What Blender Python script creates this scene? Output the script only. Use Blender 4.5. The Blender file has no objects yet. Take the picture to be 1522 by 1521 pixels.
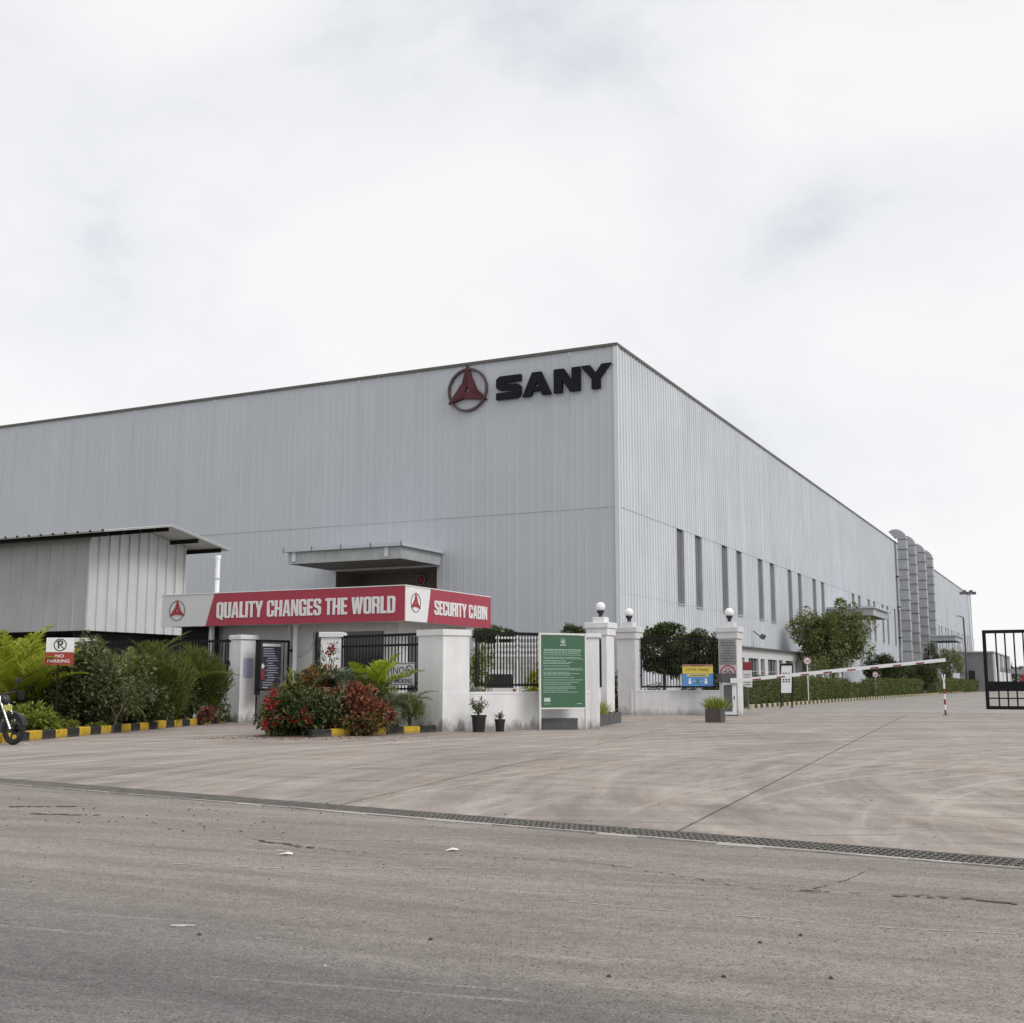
import bpy, math, random
import numpy as np
from mathutils import Vector, Matrix
random.seed(7); rng = np.random.default_rng(7)
S = bpy.context.scene; COL = S.collection
PI = math.pi

# ------------------------------------------------------------------ camera, sky, sun, exposure
F = 1740.0; CX, CY = 761.0, 760.5; TH = math.atan(254.5/F); H = 1.2
CT, ST = math.cos(TH), math.sin(TH)
cam = bpy.data.cameras.new('camera'); cam.sensor_width = 36; cam.lens = 36*F/1522
cam.clip_start = .1; cam.clip_end = 6000
co = bpy.data.objects.new('camera', cam); COL.objects.link(co)
co.location = (0, 0, H); co.rotation_euler = (PI/2+TH, 0, 0); S.camera = co

SUN_EL, SUN_AZ = math.radians(42), math.atan2(.80, -.60)      # azimuth from +Y towards +X
W = bpy.data.worlds.new('World'); S.world = W; W.use_nodes = True
nt = W.node_tree; nt.nodes.clear()
def N(t, ty, **kw):
    n = t.nodes.new(ty)
    for k, v in kw.items():
        if k in n.inputs.keys(): n.inputs[k].default_value = v
        else: setattr(n, k, v)
    return n
sky = N(nt, 'ShaderNodeTexSky', sky_type='NISHITA', sun_disc=False)
sky.sun_elevation = SUN_EL; sky.sun_rotation = SUN_AZ
bg1 = N(nt, 'ShaderNodeBackground', Strength=.1); nt.links.new(sky.outputs[0], bg1.inputs[0])
tc = N(nt, 'ShaderNodeTexCoord')
mp = N(nt, 'ShaderNodeMapping'); mp.inputs['Scale'].default_value = (1.0, 1.0, 1.7); mp.inputs['Location'].default_value = (6.2, .6, .3)
nt.links.new(tc.outputs['Generated'], mp.inputs[0])
n1 = N(nt, 'ShaderNodeTexNoise', Scale=2.9, Detail=8.0, Roughness=.52, Distortion=.35)
nt.links.new(mp.outputs[0], n1.inputs['Vector'])
r1 = N(nt, 'ShaderNodeValToRGB'); cr = r1.color_ramp
cr.elements[0].position = .27; cr.elements[0].color = (.66, .69, .75, 1)
cr.elements[1].position = .58; cr.elements[1].color = (1.0, .995, 1.0, 1)
e = cr.elements.new(.415); e.color = (.90, .91, .935, 1)
nt.links.new(n1.outputs[0], r1.inputs[0])
bg2 = N(nt, 'ShaderNodeBackground', Strength=1.0); nt.links.new(r1.outputs[0], bg2.inputs[0])
mx = N(nt, 'ShaderNodeMixShader'); mx.inputs[0].default_value = .93
nt.links.new(bg1.outputs[0], mx.inputs[1]); nt.links.new(bg2.outputs[0], mx.inputs[2])
wo = N(nt, 'ShaderNodeOutputWorld'); nt.links.new(mx.outputs[0], wo.inputs[0])

sun = bpy.data.lights.new('sun', 'SUN'); sun.energy = 1.5; sun.angle = math.radians(24); sun.color = (1, .96, .9)
so = bpy.data.objects.new('sun', sun); COL.objects.link(so)
sd = Vector((math.sin(SUN_AZ)*math.cos(SUN_EL), math.cos(SUN_AZ)*math.cos(SUN_EL), math.sin(SUN_EL)))
so.rotation_euler = (-sd).to_track_quat('-Z', 'Y').to_euler(); so.location = (40, -30, 60)

vs = S.view_settings; vs.view_transform = 'Standard'; vs.look = 'None'; vs.exposure = 0; vs.gamma = 1; vs.use_curve_mapping = False
S.cycles.use_denoising = True; S.cycles.max_bounces = 6; S.cycles.transparent_max_bounces = 8

# ------------------------------------------------------------------ survey helpers (bearing in photo columns + distance -> metres)
def spot(px, d, z=0.0): return ((px-CX)/F*(d*CT+(z-H)*ST), d)
def zat(py, d):
    y = -(py-CY)/F
    return H + d*(ST+y*CT)/(CT-y*ST)
U = (.4407, .8976); V = (-.8976, .4407); RZ = math.atan2(U[1], U[0])

# ------------------------------------------------------------------ materials
MATS = {}
def mat(name, col, rough=.6, metal=0.0, var=0.0, vscale=3.0, streak=None, bump=0.0, bscale=40.0, spec=.5, objvar=0.0, dirt=None):
    """plain procedural paint: base colour, soft colour variation, optional run-down streaks, relief and stains"""
    m = bpy.data.materials.new(name); m.use_nodes = True; t = m.node_tree
    b = t.nodes['Principled BSDF']; b.inputs['Roughness'].default_value = rough; b.inputs['Metallic'].default_value = metal
    b.inputs['Specular IOR Level'].default_value = spec
    g = N(t, 'ShaderNodeNewGeometry'); col = tuple(col)+((1,) if len(col) == 3 else ())
    rgb = N(t, 'ShaderNodeRGB'); rgb.outputs[0].default_value = col; cur = rgb.outputs[0]
    def mulby(fac_out, lo, hi, cur):
        mr = N(t, 'ShaderNodeMapRange'); mr.inputs['From Min'].default_value = .3; mr.inputs['From Max'].default_value = .7
        mr.inputs['To Min'].default_value = lo; mr.inputs['To Max'].default_value = hi
        t.links.new(fac_out, mr.inputs[0])
        vm = N(t, 'ShaderNodeVectorMath', operation='SCALE'); t.links.new(cur, vm.inputs[0]); t.links.new(mr.outputs[0], vm.inputs['Scale'])
        return vm.outputs[0]
    if var:
        n = N(t, 'ShaderNodeTexNoise', Scale=vscale, Detail=6.0, Roughness=.6); t.links.new(g.outputs['Position'], n.inputs['Vector'])
        cur = mulby(n.outputs[0], 1-var, 1+var, cur)
    if streak:
        mp = N(t, 'ShaderNodeMapping'); mp.inputs['Scale'].default_value = (streak[1], streak[1], streak[2]); t.links.new(g.outputs['Position'], mp.inputs[0])
        n = N(t, 'ShaderNodeTexNoise', Scale=1.0, Detail=5.0, Roughness=.6); t.links.new(mp.outputs[0], n.inputs['Vector'])
        cur = mulby(n.outputs[0], 1-streak[0], 1+streak[0]*.5, cur)
    if objvar:
        oi = N(t, 'ShaderNodeObjectInfo'); mr = N(t, 'ShaderNodeMapRange'); mr.inputs['To Min'].default_value = 1-objvar; mr.inputs['To Max'].default_value = 1+objvar
        t.links.new(oi.outputs['Random'], mr.inputs[0])
        vm = N(t, 'ShaderNodeVectorMath', operation='SCALE'); t.links.new(cur, vm.inputs[0]); t.links.new(mr.outputs[0], vm.inputs['Scale']); cur = vm.outputs[0]
    if dirt:      # (colour, amount, height): splash-back stains that fade out above the ground
        sx = N(t, 'ShaderNodeSeparateXYZ'); t.links.new(g.outputs['Position'], sx.inputs[0])
        mp = N(t, 'ShaderNodeMapping'); mp.inputs['Scale'].default_value = (5, 5, 1.6); t.links.new(g.outputs['Position'], mp.inputs[0])
        n = N(t, 'ShaderNodeTexNoise', Scale=1.0, Detail=7.0, Roughness=.65); t.links.new(mp.outputs[0], n.inputs['Vector'])
        mr = N(t, 'ShaderNodeMapRange'); mr.inputs['From Min'].default_value = 0; mr.inputs['From Max'].default_value = dirt[2]
        mr.inputs['To Min'].default_value = .30; mr.inputs['To Max'].default_value = -.32
        t.links.new(sx.outputs[2], mr.inputs[0])
        ad = N(t, 'ShaderNodeMath', operation='ADD'); t.links.new(n.outputs[0], ad.inputs[0]); t.links.new(mr.outputs[0], ad.inputs[1])
        m2 = N(t, 'ShaderNodeMapRange'); m2.inputs['From Min'].default_value = .48; m2.inputs['From Max'].default_value = .78; m2.inputs['To Max'].default_value = dirt[1]
        t.links.new(ad.outputs[0], m2.inputs[0])
        mix = N(t, 'ShaderNodeMix', data_type='RGBA'); mix.inputs['B'].default_value = (*dirt[0], 1)
        t.links.new(m2.outputs[0], mix.inputs['Factor']); t.links.new(cur, mix.inputs[6]); mix.inputs[7].default_value = (*dirt[0], 1); cur = mix.outputs[2]
    t.links.new(cur, b.inputs['Base Color'])
    if bump:
        n = N(t, 'ShaderNodeTexNoise', Scale=bscale, Detail=5.0); t.links.new(g.outputs['Position'], n.inputs['Vector'])
        bp = N(t, 'ShaderNodeBump', Strength=bump, Distance=.02); t.links.new(n.outputs[0], bp.inputs['Height']); t.links.new(bp.outputs[0], b.inputs['Normal'])
    MATS[name] = m; return m

def leafmat(name, cols, rough=.5, trans=.25):
    m = bpy.data.materials.new(name); m.use_nodes = True; t = m.node_tree
    cols = [(min(.6, c[0]*1.36), min(.6, c[1]*1.28), c[2]*1.15) for c in cols]
    b = t.nodes['Principled BSDF']; b.inputs['Roughness'].default_value = rough; b.inputs['Specular IOR Level'].default_value = .35
    g = N(t, 'ShaderNodeNewGeometry'); r = N(t, 'ShaderNodeValToRGB')
    r.color_ramp.elements[0].color = (*cols[0], 1); r.color_ramp.elements[1].color = (*cols[-1], 1)
    for i, c in enumerate(cols[1:-1]):
        e = r.color_ramp.elements.new((i+1)/(len(cols)-1)); e.color = (*c, 1)
    t.links.new(g.outputs['Random Per Island'], r.inputs[0]); t.links.new(r.outputs[0], b.inputs['Base Color'])
    tr = N(t, 'ShaderNodeBsdfTranslucent'); t.links.new(r.outputs[0], tr.inputs[0])
    mx = N(t, 'ShaderNodeMixShader'); mx.inputs[0].default_value = trans
    t.links.new(b.outputs[0], mx.inputs[1]); t.links.new(tr.outputs[0], mx.inputs[2])
    t.links.new(mx.outputs[0], t.nodes['Material Output'].inputs[0])
    MATS[name] = m; return m

def groundmat(name, kind):
    m = bpy.data.materials.new(name); m.use_nodes = True; t = m.node_tree; L = t.links.new
    b = t.nodes['Principled BSDF']; b.inputs['Roughness'].default_value = .85; b.inputs['Specular IOR Level'].default_value = .25
    g = N(t, 'ShaderNodeNewGeometry'); pos = g.outputs['Position']
    def noise(scale, detail=6, rough=.6, sc=None, rot=0, dist=0):
        src = pos
        if sc:
            mp = N(t, 'ShaderNodeMapping', vector_type='TEXTURE'); mp.inputs['Rotation'].default_value = (0, 0, rot); mp.inputs['Scale'].default_value = sc; L(src, mp.inputs[0]); src = mp.outputs[0]
        n = N(t, 'ShaderNodeTexNoise', Scale=scale, Detail=float(detail), Roughness=rough, Distortion=float(dist)); L(src, n.inputs['Vector']); return n.outputs[0]
    def rng_(f, a, bb, lo=0., hi=1.):
        mr = N(t, 'ShaderNodeMapRange'); mr.inputs['From Min'].default_value = a; mr.inputs['From Max'].default_value = bb
        mr.inputs['To Min'].default_value = lo; mr.inputs['To Max'].default_value = hi; L(f, mr.inputs[0]); return mr.outputs[0]
    def mix(f, A, B):
        mm = N(t, 'ShaderNodeMix', data_type='RGBA'); L(f, mm.inputs[0])
        for k, x in ((6, A), (7, B)):
            if isinstance(x, tuple): mm.inputs[k].default_value = (*x, 1)
            else: L(x, mm.inputs[k])
        return mm.outputs[2]
    def mul(cur, f):
        vm = N(t, 'ShaderNodeVectorMath', operation='SCALE'); L(cur, vm.inputs[0]); L(f, vm.inputs['Scale']); return vm.outputs[0]
    def math_(op, a, bb):
        k = N(t, 'ShaderNodeMath', operation=op)
        for i, x in enumerate((a, bb)):
            if isinstance(x, (int, float)): k.inputs[i].default_value = x
            else: L(x, k.inputs[i])
        return k.outputs[0]
    if kind == 'asphalt':
        big = noise(.35, 5, .6, (3.5, 1, 1), -.55, .4)
        sx = N(t, 'ShaderNodeSeparateXYZ'); L(pos, sx.inputs[0])
        # dust tracked out of the yard thins away from the apron edge
        dd = math_('ADD', math_('MULTIPLY', sx.outputs[0], .565), math_('MULTIPLY', sx.outputs[1], .825))
        dust = math_('ADD', rng_(dd, 2.9, 5.0, -.55, .75), rng_(big, .25, .75, 0, .75))
        dust = rng_(dust, .1, .95)
        cur = mix(dust, (.174, .167, .161), (.270, .239, .211))
        st = noise(1.0, 7, .62, (5, .5, 1), -.42, .3); cur = mul(cur, rng_(st, .32, .68, .78, 1.18))
        st2 = noise(2.6, 6, .7, (8, .25, 1), -.30, .2); cur = mix(rng_(st2, .59, .72, 0, .6), cur, (.42, .385, .36))
        sp = noise(75, 3, .8); cur = mul(cur, rng_(sp, .3, .7, .50, 1.5))
        sp2 = noise(16, 5, .85); cur = mul(cur, rng_(sp2, .3, .7, .72, 1.28))
        blot = noise(3.2, 7, .75, (2.2, .7, 1), -.45, .8); cur = mul(cur, rng_(blot, .3, .7, .84, 1.16))
        for sc_, thr, col_, am in ((44.0, .74, (.085, .077, .072), .75), (66.0, .80, (.09, .082, .078), .7), (60.0, .88, (.38, .36, .34), .5)):
            vo = N(t, 'ShaderNodeTexVoronoi', Scale=sc_); L(pos, vo.inputs['Vector']); sx2 = N(t, 'ShaderNodeSeparateColor'); L(vo.outputs['Color'], sx2.inputs[0])
            hit = math_('MULTIPLY', math_('GREATER_THAN', sx2.outputs[0], thr), rng_(vo.outputs['Distance'], .22, .42, am, 0)); cur = mix(hit, cur, col_)
        stain = noise(.9, 6, .7, (2.2, .8, 1), -.4, 1.0); cur = mix(rng_(stain, .62, .75, 0, .5), cur, (.115, .105, .10))
        L(cur, b.inputs['Base Color']); h = noise(70, 6, .7)
        bp = N(t, 'ShaderNodeBump', Strength=.55, Distance=.012); L(h, bp.inputs['Height']); L(bp.outputs[0], b.inputs['Normal'])
    else:
        base = {'concrete': ((.272, .241, .215), (.37, .327, .29)), 'yard': (( .28, .262, .245), (.36, .335, .31)), 'soil': ((.07, .05, .035), (.15, .11, .08)), 'field': ((.10, .11, .05), (.2, .18, .1))}[kind]
        big = noise(.28, 7, .62, None, 0, .6); cur = mix(rng_(big, .32, .68), base[0], base[1])
        if kind in ('concrete', 'yard'):
            tyre = noise(.9, 6, .6, (.55, 9, 1), -.33, .35); cur = mul(cur, rng_(tyre, .3, .7, .94, 1.06))
            tyre2 = noise(1.2, 6, .6, (.35, 12, 1), -.12, .6); cur = mul(cur, rng_(tyre2, .32, .68, .93, 1.06))
            # curved wheel tracks of lorries turning in from the road
            def arc(cx, cy, fr, lo, seed):
                vm = N(t, 'ShaderNodeVectorMath', operation='SUBTRACT'); L(pos, vm.inputs[0]); vm.inputs[1].default_value = (cx, cy, 0)
                ln = N(t, 'ShaderNodeVectorMath', operation='LENGTH'); L(vm.outputs[0], ln.inputs[0]); sx = N(t, 'ShaderNodeSeparateXYZ'); L(vm.outputs[0], sx.inputs[0])
                at = math_('ARCTAN2', sx.outputs[1], sx.outputs[0]); cb = N(t, 'ShaderNodeCombineXYZ'); L(math_('MULTIPLY', ln.outputs['Value'], fr), cb.inputs[0]); L(math_('MULTIPLY', at, lo), cb.inputs[1]); cb.inputs[2].default_value = seed
                n = N(t, 'ShaderNodeTexNoise', Scale=1.0, Detail=6.0, Roughness=.62); L(cb.outputs[0], n.inputs['Vector']); return n.outputs[0]
            cur = mul(cur, rng_(arc(16, 12, 2.2, 1.5, 0), .36, .64, .78, 1.15)); a2 = arc(-14, -6, 1.6, 2.0, 3)
            cur = mul(cur, rng_(a2, .34, .66, .84, 1.12)); cur = mix(rng_(arc(14, 7, 3.6, 1.0, 7), .54, .64, 0, .5), cur, (.47, .425, .385)); cur = mix(rng_(arc(-3, -14, 3.0, 2.2, 4), .57, .66, 0, .45), cur, (.16, .14, .127))
            scr = noise(1.6, 8, .68, (6, .35, 1), .05, .3); cur = mul(cur, rng_(scr, .3, .7, .88, 1.12))
            pal = noise(1.1, 7, .7, (.5, 4.5, 1), -.5, .8); cur = mix(rng_(pal, .54, .70, 0, .6), cur, (.46, .42, .385))
            rust = noise(.7, 7, .7, (1.5, 1.5, 1), 0, .9); cur = mix(rng_(rust, .54, .70, 0, .5), cur, (.29, .215, .16))
            dk = noise(1.7, 8, .75, (2.5, .6, 1), .1, .6); cur = mix(rng_(dk, .60, .68, 0, .7), cur, (.14, .122, .108))
        sp = noise(28, 6, .8, (1.8, .8, 1), -.3); cur = mul(cur, rng_(sp, .3, .7, .72, 1.28))
        L(cur, b.inputs['Base Color']); h = noise(35, 7, .72)
        bp = N(t, 'ShaderNodeBump', Strength=.4, Distance=.012); L(h, bp.inputs['Height']); L(bp.outputs[0], b.inputs['Normal'])
    MATS[name] = m; return m

groundmat('asphalt', 'asphalt'); groundmat('concrete', 'concrete'); groundmat('yard', 'yard'); groundmat('soil', 'soil'); groundmat('field', 'field')
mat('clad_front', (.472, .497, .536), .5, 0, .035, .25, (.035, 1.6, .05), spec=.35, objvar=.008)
mat('clad_side', (.64, .67, .71), .42, 0, .05, .3, (.10, 3.0, .07), spec=.5, objvar=.02)  # paler than the front sheets: brightness of the sunlit face put into the colour
mat('flashing', (.11, .103, .098), .6, .0, .15, 1.5)
mat('trim_grey', (.42, .44, .47), .5, .1, .08, 1)
mat('canopy', (.40, .42, .43), .55, .1, .12, 1.2, (.12, 3, .8))
mat('soffit', (.12, .113, .107), .8, 0, .1, 1)  # dark underside: shade of the downward face put into the colour
mat('shutter', (.15, .135, .125), .6, .1, .1, 1)
mat('translucent_sheet', (.20, .205, .20), .35, 0, .12, .7, (.15, 4, .3), objvar=.12)
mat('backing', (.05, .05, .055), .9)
mat('galv', (.34, .35, .365), .45, .05, .1, 1.0, objvar=.06)
mat('galv_dark', (.12, .12, .125), .6, .2)
mat('wall_white', (.75, .75, .76), .8, 0, .06, 1.5, (.09, 3, .4), bump=.12, bscale=25, dirt=((.15, .14, .13), .8, .55))
mat('wall_grey', (.63, .63, .64), .8, 0, .07, 1.5, (.10, 3, .4), bump=.12, bscale=25, dirt=((.18, .17, .15), .65, .55))
mat('cabin_white', (.62, .62, .62), .75, 0, .06, 1.2, (.06, 3, .5))
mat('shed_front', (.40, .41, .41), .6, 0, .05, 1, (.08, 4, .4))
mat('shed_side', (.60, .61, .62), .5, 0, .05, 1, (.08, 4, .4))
mat('roof_white', (.66, .67, .68), .5, 0, .05, 1)
mat('under_roof', (.50, .50, .48), .7, 0, .08, 1)
mat('black_iron', (.010, .010, .010), .6, 0, .2, 8, spec=.2)
mat('gate_black', (.009, .009, .010), .6, 0, .2, 8, spec=.2)
mat('sign_red', (.36, .028, .056), .45, 0, .06, 1.0, (.10, 3, .6))
mat('sign_grey', (.60, .61, .62), .45, 0, .03, 1.0, (.05, 3, .6))
mat('sign_text', (.74, .74, .74), .5, 0, .04, 3)
mat('logo_red', (.075, .024, .032), .6, 0, .1, 1.5, spec=.2); mat('logo_red_lit', (.105, .031, .041), .6, 0, .1, 1.5, spec=.2)  # lighter red: light on the folded facets put into the colour
mat('logo_small', (.33, .022, .03), .5)
mat('logo_ring', (.085, .05, .055), .55, 0, .1, 2); mat('logo_black', (.009, .010, .015), .6, 0, .15, 2, spec=.15)
mat('green_board', (.045, .125, .07), .35, 0, .06, 2.0); mat('board_text', (.42, .55, .46), .6)
mat('white_paint', (.78, .78, .78), .5, 0, .05, 4); mat('white_post', (.66, .66, .64), .6, 0, .06, 4, dirt=((.2, .17, .14), .6, .5))
mat('navy_board', (.018, .02, .04), .35, 0, .08, 3); mat('pale_text', (.45, .47, .52), .6)
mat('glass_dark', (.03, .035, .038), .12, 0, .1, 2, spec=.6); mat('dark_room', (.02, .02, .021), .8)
mat('planter_grey', (.085, .085, .09), .65, 0, .12, 6); mat('pot_black', (.014, .014, .015), .45, 0, .2, 6)
mat('planter_brown', (.07, .055, .05), .6, 0, .15, 5)
mat('globe', (.86, .87, .88), .25, 0, spec=.6); mat('globe_holder', (.02, .02, .02), .5)
mat('plaque', (.27, .27, .265), .4, .3, .12, 5, (.15, 8, 6)); mat('dark_text', (.05, .05, .055), .7)
mat('sign_pink', (.58, .45, .46), .5); mat('ring_red', (.30, .04, .06), .5); mat('red_band', (.22, .018, .028), .5)
mat('cov_yellow', (.60, .47, .06), .5); mat('cov_blue', (.09, .24, .55), .5); mat('cov_brown', (.30, .17, .12), .6); mat('cov_green', (.05, .22, .08), .6)
mat('barrier_grey', (.075, .077, .085), .5); mat('barrier_white', (.66, .67, .68), .45, 0, .04, 5); mat('post_red', (.19, .022, .028), .6, 0, .2, 12)
mat('kerb_yellow', (.52, .33, .022), .75, 0, .22, 9, bump=.3, dirt=((.16, .12, .08), .6, .16)); mat('kerb_black', (.02, .02, .021), .75, 0, .3, 9, bump=.3, dirt=((.11, .095, .08), .5, .14))
mat('kerb_pale', (.42, .38, .22), .8, 0, .15, 5)
mat('np_red', (.33, .045, .03), .5, 0, .06, 4)
mat('bark', (.10, .075, .055), .85, 0, .25, 8, bump=.5, bscale=20); mat('stem_green', (.07, .09, .035), .7)
mat('grate', (.24, .225, .205), .65, .1, .25, 7); mat('grate_shade', (.022, .018, .015), .9, 0, .3, 7); mat('pit', (.02, .018, .016), .95); mat('conc_edge', (.40, .375, .345), .9, 0, .2, 4, bump=.4)  # lower grate bars dark: shade between the bars put into the colour
mat('crack', (.075, .065, .06), .95, 0, .3, 15); mat('scrape', (.47, .45, .42), .9, 0, .25, 12); mat('clod', (.07, .055, .045), .95, 0, .4, 20); mat('paper', (.75, .74, .72), .8)
mat('annex_white', (.62, .625, .63), .7, 0, .06, 1); mat('grey_wall', (.22, .225, .235), .8, 0, .1, .6, (.1, 1.5, .4)); mat('grey_wall_light', (.38, .385, .39), .8, 0, .08, .6)
mat('tyre', (.02, .019, .019), .8, 0, .2, 10); mat('steel', (.5, .5, .5), .3, .8); mat('bike_black', (.014, .014, .016), .3); mat('plate_yellow', (.42, .44, .10), .5); mat('bike_green', (.33, .42, .04), .4)
mat('car_white', (.68, .69, .70), .25, 0, spec=.6); mat('tail_red', (.3, .01, .01), .3); mat('machine_red', (.33, .02, .03), .5, 0, .1, 2)
mat('joint_grey', (.07, .065, .06), .95); mat('far_haze_green', (.13, .15, .13), .9, 0, .2, .1)
mat('notice_paper', (.42, .42, .55), .8, 0, .15, 12); mat('flower_red', (.30, .012, .02), .55); mat('block_white', (.50, .49, .47), .85, 0, .08, 3, objvar=.08)

leafmat('lf_dark', [(.020, .034, .012), (.05, .074, .026), (.10, .125, .05)])
leafmat('lf_shrub', [(.04, .058, .022), (.09, .115, .05), (.19, .21, .12)])
leafmat('lf_tree', [(.06, .085, .025), (.12, .15, .052), (.21, .235, .11)])
leafmat('lf_palm', [(.13, .18, .016), (.26, .32, .03), (.40, .44, .08)], trans=.45)
leafmat('lf_areca', [(.06, .09, .015), (.12, .17, .03), (.20, .25, .05)], trans=.3)
leafmat('lf_cycad', [(.12, .18, .012), (.21, .30, .02), (.30, .38, .04)], trans=.35)
leafmat('lf_greyfan', [(.06, .085, .06), (.10, .13, .09), (.19, .22, .17)])
leafmat('lf_needle', [(.03, .045, .012), (.07, .10, .024), (.15, .19, .045)], trans=.2)
leafmat('lf_lime', [(.09, .13, .02), (.16, .21, .035), (.26, .30, .07)], trans=.3)
leafmat('lf_copper', [(.09, .03, .02), (.20, .07, .05), (.30, .14, .10)])
leafmat('lf_croton', [(.03, .045, .014), (.08, .10, .03), (.16, .09, .035), (.22, .22, .09)])
leafmat('lf_poin', [(.02, .035, .012), (.05, .075, .022), (.09, .10, .035)])
leafmat('lf_red', [(.12, .006, .010), (.22, .010, .016), (.33, .02, .03)])
leafmat('lf_rust', [(.10, .022, .010), (.18, .045, .02), (.26, .08, .04)])
leafmat('lf_grass', [(.13, .16, .04), (.24, .26, .08), (.42, .42, .22)], trans=.3)
leafmat('lf_hedge', [(.045, .062, .02), (.08, .11, .032), (.14, .17, .06)])
leafmat('lf_small', [(.05, .07, .03), (.10, .13, .06), (.18, .2, .11)])

# ------------------------------------------------------------------ mesh helpers
class MB:
    def __init__(s): s.v = []; s.f = []
    def add(s, vs, fs):
        o = len(s.v); s.v += [tuple(p) for p in vs]; s.f += [tuple(i+o for i in f) for f in fs]; return s
    def box(s, x0, x1, y0, y1, z0, z1):
        return s.add([(x0,y0,z0),(x1,y0,z0),(x1,y1,z0),(x0,y1,z0),(x0,y0,z1),(x1,y0,z1),(x1,y1,z1),(x0,y1,z1)],
                     [(0,3,2,1),(4,5,6,7),(0,1,5,4),(1,2,6,5),(2,3,7,6),(3,0,4,7)])
    def cbox(s, x0, x1, y0, y1, z0, z1, c=.02):        # box with chamfered vertical edges and top
        P = [(x0+c,y0),(x1-c,y0),(x1,y0+c),(x1,y1-c),(x1-c,y1),(x0+c,y1),(x0,y1-c),(x0,y0+c)]
        s.prism(P, z0, z1-c, cap=False)
        cx, cy = (x0+x1)/2, (y0+y1)/2
        Q = [(p[0]+(c if p[0] < cx else -c), p[1]+(c if p[1] < cy else -c)) for p in P]
        o = len(s.v); s.v += [(a, b, z1-c) for a, b in P]+[(a, b, z1) for a, b in Q]
        for i in range(8): j = (i+1) % 8; s.f.append((o+i, o+j, o+8+j, o+8+i))
        s.f.append(tuple(range(o+8, o+16))); return s
    def prism(s, P, z0, z1, cap=True):
        n = len(P); o = len(s.v); s.v += [(a, b, z0) for a, b in P]+[(a, b, z1) for a, b in P]
        for i in range(n): j = (i+1) % n; s.f.append((o+i, o+j, o+n+j, o+n+i))
        if cap: s.f.append(tuple(range(o+n, o+2*n)))
        s.f.append(tuple(range(o+n-1, o-1, -1))); return s
    def obox(s, p0, p1, w, z0, z1):                     # wall along p0-p1, thickness w
        d = Vector((p1[0]-p0[0], p1[1]-p0[1])).normalized(); n = Vector((-d.y, d.x))*w/2
        P = [(p0[0]-n.x, p0[1]-n.y), (p1[0]-n.x, p1[1]-n.y), (p1[0]+n.x, p1[1]+n.y), (p0[0]+n.x, p0[1]+n.y)]
        return s.prism(P, z0, z1)
    def tube(s, p0, p1, r0, r1=None, n=8, caps=True):
        r1 = r0 if r1 is None else r1; p0 = Vector(p0); p1 = Vector(p1); d = (p1-p0).normalized()
        a = d.orthogonal().normalized(); b = d.cross(a); o = len(s.v)
        for p, r in ((p0, r0), (p1, r1)):
            for k in range(n):
                t = 2*PI*k/n; s.v.append(tuple(p+(a*math.cos(t)+b*math.sin(t))*r))
        for k in range(n): j = (k+1) % n; s.f.append((o+k, o+j, o+n+j, o+n+k))
        if caps: s.f.append(tuple(range(o+n-1, o-1, -1))); s.f.append(tuple(range(o+n, o+2*n)))
        return s
    def bar(s, p0, p1, w, h):                           # rectangular bar between two points
        p0 = Vector(p0); p1 = Vector(p1); d = (p1-p0).normalized(); up = Vector((0, 0, 1)) if abs(d.z) < .9 else Vector((1, 0, 0))
        a = d.cross(up).normalized()*w/2; b = a.cross(d).normalized()*h/2; o = len(s.v)
        for p in (p0, p1):
            for q in (-a-b, a-b, a+b, -a+b): s.v.append(tuple(p+q))
        s.f += [(o+3,o+2,o+1,o),(o+4,o+5,o+6,o+7)]+[(o+i, o+(i+1) % 4, o+4+(i+1) % 4, o+4+i) for i in range(4)]; return s
    def path(s, pts, r, n=6):
        for a, b in zip(pts[:-1], pts[1:]): s.tube(a, b, r, r, n)
        return s
    def lathe(s, prof, c=(0, 0, 0), n=16):
        o = len(s.v)
        for r, z in prof:
            for k in range(n): t = 2*PI*k/n; s.v.append((c[0]+r*math.cos(t), c[1]+r*math.sin(t), c[2]+z))
        for i in range(len(prof)-1):
            for k in range(n): j = (k+1) % n; s.f.append((o+i*n+k, o+i*n+j, o+(i+1)*n+j, o+(i+1)*n+k))
        s.f.append(tuple(o+k for k in range(n-1, -1, -1))); s.f.append(tuple(o+(len(prof)-1)*n+k for k in range(n))); return s
    def torus(s, c, R, r, axis='y', n=28, m=8, zs=1.0):
        o = len(s.v)
        for i in range(n):
            t = 2*PI*i/n
            for k in range(m):
                a = 2*PI*k/m; q = R+r*math.cos(a); w = r*math.sin(a)*zs
                x, z = q*math.cos(t), q*math.sin(t)
                s.v.append({'y': (c[0]+x, c[1]+w, c[2]+z), 'z': (c[0]+x, c[1]+z, c[2]+w), 'x': (c[0]+w, c[1]+x, c[2]+z)}[axis])
        for i in range(n):
            for k in range(m):
                i2, k2 = (i+1) % n, (k+1) % m; s.f.append((o+i*m+k, o+i2*m+k, o+i2*m+k2, o+i*m+k2))
        return s
    def mesh(s, name, m, smooth=False):
        me = bpy.data.meshes.new(name); me.from_pydata(s.v, [], s.f); me.materials.append(MATS[m])
        if smooth: me.polygons.foreach_set('use_smooth', [True]*len(me.polygons))
        me.update(); return me
    def build(s, name, m, parent=None, loc=(0, 0, 0), rot=(0, 0, 0), smooth=False): return link(name, s.mesh(name, m, smooth), parent, loc, rot)

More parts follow.
